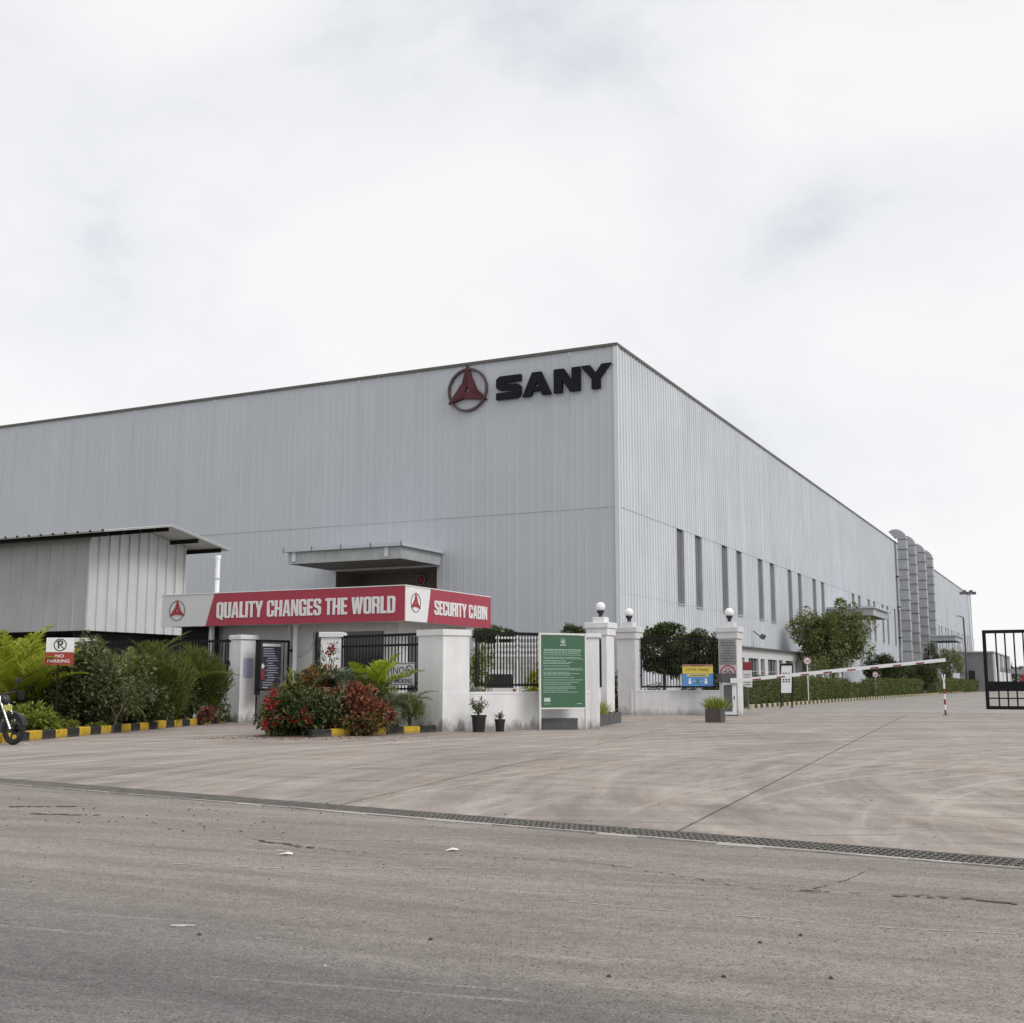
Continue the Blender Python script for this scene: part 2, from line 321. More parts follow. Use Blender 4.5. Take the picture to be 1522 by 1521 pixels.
def link(name, me, parent=None, loc=(0, 0, 0), rot=(0, 0, 0)):
    o = bpy.data.objects.new(name, me); COL.objects.link(o); o.parent = parent; o.location = loc; o.rotation_euler = rot; return o
def tag(o, label=None, cat=None, group=None, kind=None):
    if label: o['label'] = label
    if cat: o['category'] = cat
    if group: o['group'] = group
    if kind: o['kind'] = kind
    return o
def thing(name, label, cat, loc=(0, 0, 0), rz=0, group=None):
    if len(loc) == 2: loc = (*loc, 0)
    o = bpy.data.objects.new(name, None); o.empty_display_size = .2; COL.objects.link(o); o.location = loc; o.rotation_euler = (0, 0, rz)
    return tag(o, label, cat, group)
def copy_tree(o, parent=None):
    c = o.copy(); COL.objects.link(c); c.parent = parent
    for ch in list(o.children): copy_tree(ch, c)
    return c
def loc_of(root, p):        # world xy -> root's local xy
    a = -root.rotation_euler.z; x, y = p[0]-root.location.x, p[1]-root.location.y
    return (x*math.cos(a)-y*math.sin(a), x*math.sin(a)+y*math.cos(a))

# lettering
GL = {
 'A': [[(0,0),(.16,1),(.38,1),(.54,0),(.37,0),(.345,.2),(.195,.2),(.17,0)], [(.215,.34),(.27,.78),(.325,.34)]],
 'B': [[(0,0),(.4,0),(.5,.1),(.5,.45),(.44,.52),(.5,.59),(.5,.9),(.4,1),(0,1)], [(.18,.14),(.18,.44),(.32,.44),(.32,.14)], [(.18,.59),(.18,.86),(.32,.86),(.32,.59)]],
 'C': [[(.1,0),(.4,0),(.5,.1),(.5,.38),(.32,.38),(.32,.14),(.18,.14),(.18,.86),(.32,.86),(.32,.66),(.5,.66),(.5,.9),(.4,1),(.1,1),(0,.9),(0,.1)]],
 'D': [[(0,0),(.4,0),(.5,.1),(.5,.9),(.4,1),(0,1)], [(.18,.14),(.18,.86),(.29,.86),(.32,.82),(.32,.18),(.29,.14)]],
 'E': [[(0,0),(.4,0),(.4,.15),(.18,.15),(.18,.43),(.37,.43),(.37,.57),(.18,.57),(.18,.85),(.4,.85),(.4,1),(0,1)]],
 'G': [[(.1,0),(.5,0),(.5,.52),(.27,.52),(.27,.38),(.33,.38),(.33,.14),(.18,.14),(.18,.86),(.32,.86),(.32,.66),(.5,.66),(.5,.9),(.4,1),(.1,1),(0,.9),(0,.1)]],
 'H': [[(0,0),(.18,0),(.18,.42),(.33,.42),(.33,0),(.51,0),(.51,1),(.33,1),(.33,.57),(.18,.57),(.18,1),(0,1)]],
 'I': [[(0,0),(.18,0),(.18,1),(0,1)]],
 'L': [[(0,0),(.38,0),(.38,.15),(.18,.15),(.18,1),(0,1)]],
 'N': [[(0,0),(.16,0),(.16,.55),(.33,0),(.5,0),(.5,1),(.34,1),(.34,.47),(.17,1),(0,1)]],
 'O': [[(.1,0),(.4,0),(.5,.1),(.5,.9),(.4,1),(.1,1),(0,.9),(0,.1)], [(.21,.14),(.18,.18),(.18,.82),(.21,.86),(.29,.86),(.32,.82),(.32,.18),(.29,.14)]],
 'Q': [[(.1,0),(.26,0),(.34,-.1),(.5,-.1),(.42,.02),(.5,.1),(.5,.9),(.4,1),(.1,1),(0,.9),(0,.1)], [(.21,.14),(.18,.18),(.18,.82),(.21,.86),(.29,.86),(.32,.82),(.32,.18),(.29,.14)]],
 'R': [[(0,0),(.18,0),(.18,.42),(.26,.42),(.32,.36),(.32,0),(.5,0),(.5,.4),(.44,.5),(.5,.58),(.5,.9),(.4,1),(0,1)], [(.18,.57),(.18,.86),(.32,.86),(.32,.57)]],
 'S': [[(.1,0),(.4,0),(.5,.1),(.5,.45),(.42,.55),(.18,.66),(.18,.86),(.32,.86),(.32,.7),(.5,.7),(.5,.9),(.4,1),(.1,1),(0,.9),(0,.6),(.08,.5),(.32,.38),(.32,.14),(.18,.14),(.18,.33),(0,.33),(0,.1)]],
 'T': [[(.13,0),(.31,0),(.31,.85),(.44,.85),(.44,1),(0,1),(0,.85),(.13,.85)]],
 'U': [[(0,.1),(.1,0),(.4,0),(.5,.1),(.5,1),(.32,1),(.32,.14),(.18,.14),(.18,1),(0,1)]],
 'W': [[(.13,0),(.31,0),(.37,.5),(.43,0),(.61,0),(.74,1),(.57,1),(.52,.45),(.46,1),(.28,1),(.22,.45),(.17,1),(0,1)]],
 'Y': [[(.16,0),(.34,0),(.34,.42),(.52,1),(.34,1),(.25,.62),(.16,1),(-.02,1),(.16,.42)]],
}
WIDE = {
 'S': [[(0,0),(.86,0),(1,.13),(1,.5),(.88,.61),(.34,.66),(.34,.72),(1,.72),(1,1),(.13,1),(0,.87),(0,.51),(.12,.41),(.66,.35),(.66,.29),(0,.29)]],
 'A': [[(0,0),(.38,1),(.72,1),(1.1,0),(.76,0),(.70,.19),(.40,.19),(.34,0)], [(.47,.37),(.55,.60),(.63,.37)]],
 'N': [[(0,0),(.32,0),(.32,.52),(.62,0),(1,0),(1,1),(.68,1),(.68,.48),(.38,1),(0,1)]],
 'Y': [[(.38,0),(.70,0),(.70,.42),(1.12,1),(.76,1),(.54,.66),(.32,1),(-.04,1),(.38,.42)]],
}
def curve_mesh(cu, name, m):
    o = bpy.data.objects.new('tmp', cu); COL.objects.link(o)
    dg = bpy.context.evaluated_depsgraph_get(); dg.update()
    me = bpy.data.meshes.new_from_object(o.evaluated_get(dg)); me.name = name
    me.materials.clear(); me.materials.append(MATS[m]); bpy.data.objects.remove(o); bpy.data.curves.remove(cu); return me
def loops_mesh(loops, name, m, sx=1, sy=1, ext=.01, smooth=0):
    cu = bpy.data.curves.new(name, 'CURVE'); cu.dimensions = '2D'; cu.fill_mode = 'BOTH'; cu.extrude = ext
    for L in loops:
        sp = cu.splines.new('POLY'); sp.points.add(len(L)-1)
        for p, (x, y) in zip(sp.points, L): p.co = (x*sx, y*sy, 0, 1)
        sp.use_cyclic_u = True
    return curve_mesh(cu, name, m)
def text_mesh(txt, name, m, h, ext=.002, off=.0, sx=1.0, align='CENTER'):
    cu = bpy.data.curves.new(name, 'FONT'); cu.body = txt; cu.size = 1; cu.extrude = ext/h; cu.offset = off; cu.align_x = align; cu.align_y = 'CENTER'; cu.resolution_u = 3
    me = curve_mesh(cu, name, m)
    for v in me.vertices: v.co.x *= h*sx; v.co.y *= h; v.co.z *= h
    return me
GCACHE = {}
def word(txt, h, total, parent, org, rot, axis, m, ext=.012, space=.045, gap=.20):
    """block letters, each an object; axis = unit vector of reading direction in parent's frame"""
    ws = [max(p[0] for p in GL[c][0])-min(0, min(p[0] for p in GL[c][0])) if c != ' ' else gap for c in txt]
    nat = sum(ws)+space*(len(txt)-1); sx = total/nat; x = 0
    for c, w in zip(txt, ws):
        if c != ' ':
            k = (c, round(sx, 4), h, m)
            if k not in GCACHE: GCACHE[k] = loops_mesh(GL[c], 'letter', m, sx, h, ext)
            link('letter', GCACHE[k], parent, (org[0]+axis[0]*x*sx, org[1]+axis[1]*x*sx, org[2]), rot)
        x += w+space
def circle(r, n=28, a0=0): return [(r*math.cos(a0+2*PI*i/n), r*math.sin(a0+2*PI*i/n)) for i in range(n)]
def ring_mesh(r, w, m, ext, name='ring'): return loops_mesh([circle(r), circle(r-w)], name, m, 1, 1, ext)
def emblem(parent, loc, rot, r, ringm, bladem, blade2, ext, ringw=.07):
    link('ring', ring_mesh(r, r*ringw, ringm, ext), parent, loc, rot)
    def P(rad, deg): return (rad*r*math.cos(math.radians(deg)), rad*r*math.sin(math.radians(deg)))
    for k in range(3):       # twisted three-pointed star round an open triangular heart, flat arms with fold shading painted in two tones
        a = 91+120*k; A = P(1.13, a); I0, I1, h0, h1 = P(.43, a+34), P(.43, a-86), P(.17, a+8), P(.17, a-112)
        link('blade', loops_mesh([[A, I0, h0]], 'blade', bladem, 1, 1, ext*1.4), parent, loc, rot)
        link('blade', loops_mesh([[A, h0, h1, I1]], 'blade', blade2, 1, 1, ext*1.15), parent, loc, rot)

# foliage
def unit(a): return a/np.maximum(np.linalg.norm(a, axis=1, keepdims=True), 1e-9)
def leaves(name, P, D, Nn, L, Wd, m, parent=None, fold=.18):
    D = unit(D); Sd = unit(np.cross(D, Nn)); Nn = unit(np.cross(Sd, D)); n = len(P)
    L = np.broadcast_to(L, (n,))[:, None]; Wd = np.broadcast_to(Wd, (n,))[:, None]
    vv = np.empty((n, 4, 3)); mid = P+D*L*.45
    vv[:, 0] = P; vv[:, 1] = mid+Sd*Wd*.5+Nn*Wd*fold; vv[:, 2] = P+D*L-Nn*L*.08; vv[:, 3] = mid-Sd*Wd*.5+Nn*Wd*fold
    me = bpy.data.meshes.new(name); me.vertices.add(n*4); me.loops.add(n*4); me.polygons.add(n)
    me.vertices.foreach_set('co', vv.ravel()); me.loops.foreach_set('vertex_index', np.arange(n*4, dtype=np.int32))
    me.polygons.foreach_set('loop_start', np.arange(0, n*4, 4, dtype=np.int32)); me.update(calc_edges=True); me.materials.append(MATS[m])
    return link(name, me, parent)
def crown_pts(c, rad, n, clumps=40, cr=.33, inner=.5):
    c = np.array(c); rad = np.array(rad)
    k = unit(rng.normal(size=(clumps, 3)))*rng.uniform(inner, .92, (clumps, 1))
    idx = rng.integers(0, clumps, n); d = unit(rng.normal(size=(n, 3)))
    size = rng.uniform(.6, 1.25, clumps)[idx][:, None]*cr
    q = k[idx]+d*size*rng.uniform(.35, 1, (n, 1))**.6
    return c+q*rad, unit(d*.7+k[idx]*.6), d
def crown(parent, c, rad, n, L, Wd, m, clumps=40, cr=.33, inner=.5, up=.25, name='crown', zmin=None):
    P, D, d = crown_pts(c, rad, n, clumps, cr, inner)
    if zmin is not None: k = P[:, 2] > zmin; P, D = P[k], D[k]
    n = len(P); D = D+rng.normal(size=(n, 3))*.6; D[:, 2] += up-.3
    Nn = rng.normal(size=(n, 3))*.5+np.array([0, 0, 1.]); return leaves(name, P, D, Nn, L*rng.uniform(.7, 1.3, n), Wd*rng.uniform(.7, 1.3, n), m, parent)
def limbs(parent, base, top, r, c, rad, n=7, name='trunk', m='bark', lean=.1):
    b = MB(); p = Vector(base); t = Vector(top); mid = (p+t)/2+Vector((random.uniform(-lean, lean), random.uniform(-lean, lean), 0))
    b.tube(p, mid, r, r*.8, 8); b.tube(mid, t, r*.8, r*.55, 8)
    for i in range(n):
        a = 2*PI*i/n+random.uniform(-.4, .4); s = random.uniform(.35, .75)
        e1 = Vector((c[0]+rad[0]*s*math.cos(a), c[1]+rad[1]*s*math.sin(a), c[2]+rad[2]*random.uniform(-.2, .6)))
        s0 = mid.lerp(t, random.uniform(.5, 1)); k = s0.lerp(e1, .5)+Vector((0, 0, -.06*rad[2]))
        b.tube(s0, k, r*.38, r*.25, 6); b.tube(k, e1, r*.25, r*.06, 6)
    return b.build(name, m, parent)
def tree(name, label, cat, loc, h, rad, trunk_h, n, L, Wd, m, r=.12, clumps=45, cr=.3, group=None, inner=.45):
    t = thing(name, label, cat, loc, 0, group); cz = h-rad[2]
    limbs(t, (0, 0, 0), (0, 0, cz-.1*rad[2]), r, (0, 0, cz), rad)
    crown(t, (0, 0, cz), rad, n, L, Wd, m, clumps, cr, inner, zmin=trunk_h); return t
def bush(name, label, cat, loc, rad, n, L, Wd, m, clumps=30, cr=.36, group=None, up=.2, inner=.45, h0=.0):
    t = thing(name, label, cat, loc, 0, group); b = MB()
    for i in range(9):
        a = random.uniform(0, 2*PI); e = (rad[0]*.7*math.cos(a), rad[1]*.7*math.sin(a), rad[2]*random.uniform(.8, 1.6))
        b.tube((random.uniform(-.08, .08), random.uniform(-.08, .08), 0), e, .018, .006, 5)
    b.build('stem', 'bark', t)
    crown(t, (0, 0, rad[2]+h0), rad, n, L, Wd, m, clumps, cr, inner, up, 'foliage', zmin=.02); return t
def frond(az, el, length, droop, nl, ll, lw, base=(0, 0, 0), vee=.5, sweep=.6, tip=.35):
    P, D, Nn, Ls = [], [], [], []; pts = []
    h = Vector((math.cos(az), math.sin(az), 0)); p = Vector(base); e = el; seg = length/nl
    side = Vector((-math.sin(az), math.cos(az), 0))
    for i in range(nl):
        d = h*math.cos(e)+Vector((0, 0, math.sin(e))); p = p+d*seg; e -= droop/nl*(1+i/nl); pts.append(tuple(p)); s = i/(nl-1)
        if s < .12: continue
        nrm = side.cross(d)*-1
        if nrm.z < 0: nrm = -nrm
        l = ll*(math.sin(PI*min(1, .18+s*.8))**.7)*(1-tip*s)
        for sg in (-1, 1):
            ld = side*sg+d*sweep+nrm*vee+Vector((random.gauss(0, .08), random.gauss(0, .08), random.gauss(0, .08)))
            P.append(p); D.append(ld); Nn.append(nrm); Ls.append(l*random.uniform(.85, 1.1))
    return pts, P, D, Nn, Ls
def palm(name, label, loc, nf, length, m, el=(.5, 1.35), droop=1.3, nl=26, ll=.35, lw=.03, base_z=.1, trunk=None, vee=.35, sweep=.7, az=None, group=None, stem='stem_green'):
    t = thing(name, label, 'palm', loc, 0, group)
    if trunk: MB().tube((0, 0, 0), (0, 0, base_z), trunk, trunk*.8, 10).build('trunk', 'bark', t)
    for i in range(nf):
        a = (2*PI*i/nf+random.uniform(-.3, .3)) if az is None else random.uniform(*az)
        pts, P, D, Nn, Ls = frond(a, random.uniform(*el), length*random.uniform(.75, 1.1), droop*random.uniform(.8, 1.2), nl, ll, lw, (random.uniform(-.06, .06), random.uniform(-.06, .06), base_z), vee, sweep)
        f = leaves('frond', np.array(P), np.array(D), np.array(Nn), np.array(Ls), lw, m, t)
        b = MB(); pp = [(0, 0, base_z)]+pts
        for k in range(0, len(pp)-2, 2): b.tube(pp[k], pp[min(k+2, len(pp)-1)], .012*(1-k/len(pp))+.003, None, 4, False)
        b.build('stalk', stem, f)
    return t
def needles(name, label, cat, loc, rad, n, L, Wd, m, group=None):
    t = thing(name, label, cat, loc, 0, group); b = MB()
    for i in range(7): b.tube((0, 0, 0), (random.gauss(0, .25)*rad[0], random.gauss(0, .25)*rad[1], rad[2]*1.4), .02, .006, 5)
    b.build('stem', 'bark', t)
    P, D, d = crown_pts((0, 0, rad[2]), rad, n, 26, .42, .3); k = P[:, 2] > .02; P, D = P[k], D[k]; n = len(P)
    D = D*.6+rng.normal(size=(n, 3))*.35; D[:, 2] += .75
    leaves('foliage', P, D, rng.normal(size=(n, 3)), L*rng.uniform(.6, 1.3, n), Wd, m, t); return t
def tuft(parent, c, n, L, Wd, m, spread=.15, name='leaves', up=1.0, ry=None):
    P = np.array(c)+rng.normal(size=(n, 3))*np.array([spread, ry if ry else spread, .01]); D = rng.normal(size=(n, 3))*.55; D[:, 2] = np.abs(D[:, 2])+up*.8
    return leaves(name, P, D, rng.normal(size=(n, 3)), L*rng.uniform(.6, 1.2, n), Wd, m, parent, .1)
# ------------------------------------------------------------------ ground, road, apron, drain
E_ = Vector((.8247, -.5654)); NN = Vector((-.5654, -.8247)); A0 = Vector((-6.5, 15.19))
def sq(s, q): p = A0+E_*s-NN*q; return (p.x, p.y)
def sheet(name, pts, z, m, parent=None, kind='structure'):
    o = MB().add([(x, y, z) for x, y in pts], [tuple(range(len(pts)))]).build(name, m, parent)
    if kind: o['kind'] = kind
    return o
sheet('ground', [(-3000, -400), (3000, -400), (3000, 4000), (-3000, 4000)], -.06, 'field')
def grid_sheet(name, s0, s1, q0, q1, m, n=1): return sheet(name, [sq(s0, q0), sq(s1, q0), sq(s1, q1), sq(s0, q1)], 0, m)
grid_sheet('road', -60, 70, -40, -.52, 'asphalt')
sheet('yard', [sq(-60, .8), sq(70, .8), (170, 40), (170, 420), (-120, 420), (-120, 70)], -.02, 'yard')
apron = sheet('apron', [sq(-34, .02), sq(40, .02), (45, 45.6), (-40, 45.6)], -.012, 'joint_grey')
fan = [(-24, 14.0), (-18, 14.5), (-13, 15.0), (-8.2, 15.3), (-3.5, 15.5), (1.12, 15.7), (5.79, 16.5), (9.5, 21.1), (14.2, 21.6), (18.9, 22), (23.6, 22.5), (28.5, 23)]
def fan_pt(i, y=None, off=0):
    s, a = fan[i]; x0, y0 = sq(s, .03); dx, dy = math.sin(math.radians(a)), math.cos(math.radians(a))
    k = 0 if y is None else (y-y0)/dy
    return (x0+dx*k+off*dy, y0+dy*k-off*dx)
for i in range(len(fan)-1):
    a, b, c, d = fan_pt(i, None, .017), fan_pt(i+1, None, -.017), fan_pt(i+1, 45.4, -.017), fan_pt(i, 45.4, .017)
    MB().prism([a, b, c, d], -.01, 0).build('concrete_slab', 'concrete', apron, (0, 0, random.uniform(-.002, .002)))
drain = sheet('drain', [sq(-34, -.45), sq(40, -.45), sq(40, .03), sq(-34, .03)], -.055, 'pit')
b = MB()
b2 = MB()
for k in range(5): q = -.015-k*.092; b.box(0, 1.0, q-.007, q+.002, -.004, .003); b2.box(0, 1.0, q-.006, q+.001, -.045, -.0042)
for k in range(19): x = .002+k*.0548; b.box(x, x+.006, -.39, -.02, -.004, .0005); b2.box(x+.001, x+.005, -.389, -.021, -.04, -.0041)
gm = b.mesh('grate_panel', 'grate'); gm2 = b2.mesh('bearing_bars', 'grate_shade'); ang = math.atan2(E_.y, E_.x)
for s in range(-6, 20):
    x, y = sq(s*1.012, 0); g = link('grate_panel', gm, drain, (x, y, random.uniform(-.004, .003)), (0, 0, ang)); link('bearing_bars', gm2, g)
b = MB(); x = -34.0
top = []
while x < 40:             # broken near lip of the drain channel
    w = random.uniform(.03, .12) if x > 4 else random.uniform(.01, .04); P0, P1 = sq(x, -.42), sq(x+.35, -.42)
    P2, P3 = sq(x+.35, -.42-w), sq(x, -.42-w*random.uniform(.7, 1.2)); b.prism([P3, P2, P1, P0], -.05, .004+random.uniform(0, .004)); x += .35
b.build('drain_edge', 'conc_edge', drain)
# cracks, scrapes, lumps of dirt on the road
def px_ground(px, py):
    y = -(py-CY)/F; dx, dy, dz = (px-CX)/F, CT-y*ST, ST+y*CT; t = -H/dz; return (dx*t, dy*t)
def ribbon(pts, w, jag, z, b):
    P = []
    for (x0, y0), (x1, y1) in zip(pts[:-1], pts[1:]):
        n = max(2, int(math.hypot(x1-x0, y1-y0)/.035))
        for i in range(n): P.append((x0+(x1-x0)*i/n, y0+(y1-y0)*i/n))
    j = 0; Q = []
    for x, y in P: j = j*.8+random.gauss(0, jag*1.8); Q.append((x+j*.6+random.gauss(0, jag*.5), y+j))
    for i in range(len(Q)-1):
        d = Vector((Q[i+1][0]-Q[i][0], Q[i+1][1]-Q[i][1])).normalized(); n = Vector((-d.y, d.x)); w0 = w*random.uniform(.1, 1.1)
        if random.random() < .16: continue
        b.add([(Q[i][0]-n.x*w0, Q[i][1]-n.y*w0, z), (Q[i+1][0]-n.x*w0, Q[i+1][1]-n.y*w0, z), (Q[i+1][0]+n.x*w0, Q[i+1][1]+n.y*w0, z), (Q[i][0]+n.x*w0, Q[i][1]+n.y*w0, z)], [(0, 1, 2, 3)])
b = MB()
for pts, w, jag in [([(370,1247),(440,1256),(520,1268),(700,1273),(860,1280),(1000,1300),(1120,1322),(1210,1326),(1330,1330),(1430,1334),(1522,1343)], .006, .007), ([(385,1250),(445,1257),(470,1262)], .026, .01),
                    ([(1170,1322),(1230,1325)], .018, .01), ([(1330,1332),(1420,1335),(1522,1345)], .02, .012), ([(1210,1322),(1260,1308),(1300,1290)], .006, .008), ([(20,1199),(110,1200)], .04, .01), ([(45,1210),(150,1213)], .035, .01)]:
    ribbon([px_ground(*p) for p in pts], w, jag, .004, b)
tag(b.build('road_crack', 'crack'), kind='structure')
b = MB()
for pts, w in [([(390,1247),(560,1250),(770,1244)], .011), ([(250,1284),(420,1292),(760,1290)], .010), ([(780,1336),(1000,1355),(1250,1375),(1522,1390)], .007), ([(330,1288),(520,1302)], .008), ([(960,1300),(1180,1316)], .006), ([(255,1376),(300,1377)], .03), ([(380,1395),(400,1396)], .02), ([(410,1265),(440,1266)], .02), ([(480,1437),(490,1436)],.02)]:
    ribbon([px_ground(*p) for p in pts], w, .003, .003, b)
tag(b.build('road_scrape', 'scrape'), kind='structure')
b = MB(); mP = random.Random(3)
def lump(b, x, y, r):
    o = []; n = 6
    for zz, rr in ((0, 1), (.45, .8), (.75, .35)):
        for k in range(n): t = 2*PI*k/n+zz; q = r*rr*mP.uniform(.7, 1.2); o.append((x+q*math.cos(t), y+q*math.sin(t), max(0, r*zz)))
    f = [(i*n+k, i*n+(k+1) % n, (i+1)*n+(k+1) % n, (i+1)*n+k) for i in range(2) for k in range(n)]+[tuple(range(12, 18))]
    b.add(o, f)
for i in range(520):
    px, py = mP.uniform(-100, 1622), 1080+440*mP.random()**1.1; x, y = px_ground(px, py); lump(b, x, y, mP.choice([.003, .004, .005, .007])*(.6+.7*(1500-py)/420))
for px, py in [(296,1390),(905,1452),(1076,1453),(252,1233),(272,1236),(182,1215),(124,1203),(392,1222),(640,1397),(1130,1402),(1190,1391),(1235,1455)]:
    x, y = px_ground(px, py); lump(b, x, y, .013)
for i in range(90):
    px, py = mP.gauss(200, 190), mP.gauss(1214, 16); x, y = px_ground(px, py); lump(b, x, y, mP.uniform(.004, .012))
tag(b.build('dirt_lumps', 'clod'), kind='stuff')
for i, (px, py, l, lab) in enumerate([(425,1271,.05,'flattened white paper scrap on the asphalt below the broken crack'), (672,1265,.05,'crumpled white paper scrap on the road right of the broken crack'), (38,1107,.10,'white paper scrap on the ground by the motorcycle wheel')]):
    x, y = px_ground(px, py); o = MB().add([(-l, -.015, .004), (0, -.025, .014), (l, -.01, .005), (l*.9, .02, .012), (.01, .03, .02), (-l*.9, .015, .006)], [(0, 1, 4, 5), (1, 2, 3, 4)]).build('paper_scrap', 'paper', None, (x, y, 0), (0, 0, .2*i))
    tag(o, lab, 'litter')

# ------------------------------------------------------------------ warehouse
WC = (5.31, 58.0)
wh = thing('warehouse', 'huge grey corrugated steel factory hall with narrow vertical window strips', 'factory', WC, RZ)
ZT, ZS, ZW = 18.3, 9.94, 5.65; LR, LF = 194.7, 76.0; PIT = 1.3/3
def panel_mesh(n, h, depth, m, p=PIT, name='cladding_panel'):
    pts = []
    for i in range(n):
        x = i*p; pts += [(x, 0), (x+p-.095, 0), (x+p-.085, -depth), (x+p-.03, -depth)]
    pts.append((n*p-.004, 0)); b = MB(); o = 0
    for x, y in pts: b.v.append((x, y, 0)); b.v.append((x, y, h))
    for i in range(len(pts)-1): b.f.append((2*i, 2*i+2, 2*i+3, 2*i+1))
    return b.mesh(name, m)
# front face (local -x), panels run along y
RF = -PI/2
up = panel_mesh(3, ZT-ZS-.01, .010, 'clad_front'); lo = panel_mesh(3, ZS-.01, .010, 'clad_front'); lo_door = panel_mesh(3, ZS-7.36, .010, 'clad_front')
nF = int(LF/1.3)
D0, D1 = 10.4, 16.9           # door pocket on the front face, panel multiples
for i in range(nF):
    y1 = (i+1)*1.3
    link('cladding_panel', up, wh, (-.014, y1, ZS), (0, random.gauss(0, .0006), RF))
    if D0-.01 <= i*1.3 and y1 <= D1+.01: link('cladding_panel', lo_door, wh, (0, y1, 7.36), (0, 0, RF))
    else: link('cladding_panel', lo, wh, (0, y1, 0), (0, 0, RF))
# side face (local -y)
DP = .06
ups = panel_mesh(3, ZT-ZS-.01, DP, 'clad_side'); mids = [None]+[panel_mesh(k, ZS-ZW-.02, DP, 'clad_side') for k in (1, 2, 3)]; los = panel_mesh(3, ZW-.01, DP, 'clad_side')
win = set(); wst = []
for k in range(21):
    if k in (5, 12, 13): continue
    for o_ in (0, 8): j = 21*(k+1)+o_; wst.append(j); win |= {j, j+1, j+2}
nS = int(LR/1.3)
far = [MB(), MB(), MB()]
def addpanel(b, n, h, x0, y0, z0, depth=DP, p=PIT):
    pts = []
    for i in range(n):
        x = x0+i*p; pts += [(x, y0), (x+p-.095, y0), (x+p-.085, y0-depth), (x+p-.03, y0-depth)]
    pts.append((x0+n*p-.004, y0)); o = len(b.v)
    for x, y in pts: b.v.append((x, y, z0)); b.v.append((x, y, z0+h))
    for i in range(len(pts)-1): b.f.append((o+2*i, o+2*i+2, o+2*i+3, o+2*i+1))
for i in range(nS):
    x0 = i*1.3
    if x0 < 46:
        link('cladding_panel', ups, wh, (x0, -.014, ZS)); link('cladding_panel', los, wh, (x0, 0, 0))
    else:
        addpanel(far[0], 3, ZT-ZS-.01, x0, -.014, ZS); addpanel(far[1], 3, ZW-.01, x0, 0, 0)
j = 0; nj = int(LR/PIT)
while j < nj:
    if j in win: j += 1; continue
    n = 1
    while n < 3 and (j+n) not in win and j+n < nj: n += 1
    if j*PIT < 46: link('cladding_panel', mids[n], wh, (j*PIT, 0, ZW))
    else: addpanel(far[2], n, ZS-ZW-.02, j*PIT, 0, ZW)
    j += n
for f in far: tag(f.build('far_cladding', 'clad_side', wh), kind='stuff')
# translucent window strips, set back in framed slots
pane = panel_mesh(3, ZS-ZW, .03, 'translucent_sheet', name='pane')
fr = MB().box(-.06, 0, -.06, .16, 0, ZS-ZW); fr.box(1.3, 1.36, -.06, .16, 0, ZS-ZW); fr.box(-.06, 1.36, -.09, .16, -.07, 0); frm = fr.mesh('window_frame', 'trim_grey')
for j in wst:
    wf = link('window_frame', frm, wh, (j*PIT, 0, ZW)); link('pane', pane, wf, (0, .14, 0))
# core behind the sheets, pocket, roof
b = MB(); e0 = .3
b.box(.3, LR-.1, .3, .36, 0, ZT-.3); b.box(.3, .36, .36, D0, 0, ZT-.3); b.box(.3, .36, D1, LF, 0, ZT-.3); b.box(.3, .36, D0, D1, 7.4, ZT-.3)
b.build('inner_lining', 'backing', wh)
MB().box(0.02, LR-.02, .02, LF, ZT-.3, ZT-.22).build('roof', 'trim_grey', wh)
b = MB(); b.box(-.10, .03, -.10, LF, ZT-.05, ZT+.10); b.box(.031, LR, -.10, .03, ZT-.05, ZT+.10); b.build('roof_flashing', 'flashing', wh)
b = MB(); b.box(-.062, .14, -.085, -.06, 0, ZT-.052); b.box(-.062, -.037, -.0595, .14, 0, ZT-.052); b.build('corner_trim', 'clad_side', wh)
b = MB(); b.box(LR-.15, LR+.05, -.085, .2, 0, ZT-.052); b.build('corner_trim', 'clad_side', wh)
# front door pocket
b = MB(); b.box(.02, 3.0, D0-.08, D0, 0, 7.36); b.box(.02, 3.0, D1, D1+.08, 0, 7.36); b.box(.02, 3.0, D0, D1, 7.36, 7.42); b.build('door_pocket', 'shutter', wh)  # pocket walls kept dark: shade of the recess put into their colour
sh = MB()
for k in range(37): z = k*.2; sh.box(2.90, 2.96, D0, D1, z, z+.17); sh.box(2.94, 2.97, D0, D1, z+.17, z+.2)
shd = sh.build('roller_door', 'shutter', wh)
em = thing('wall_emblem', 'small round emblem on the roller door under the front canopy', 'emblem', (0, 0, 0)); em.parent = None
c = Vector((2.86, 13.1, 6.98)); em.location = (WC[0]+c.x*U[0]+c.y*V[0], WC[1]+c.x*U[1]+c.y*V[1], c.z); em.rotation_euler = (0, 0, RZ)
link('disc', loops_mesh([circle(.36)], 'disc', 'logo_ring', 1, 1, .01), em, (0, 0, 0), (PI/2, 0, -PI/2)); emblem(em, (-.03, 0, 0), (PI/2, 0, -PI/2), .3, 'sign_grey', 'sign_red', 'sign_red', .006)
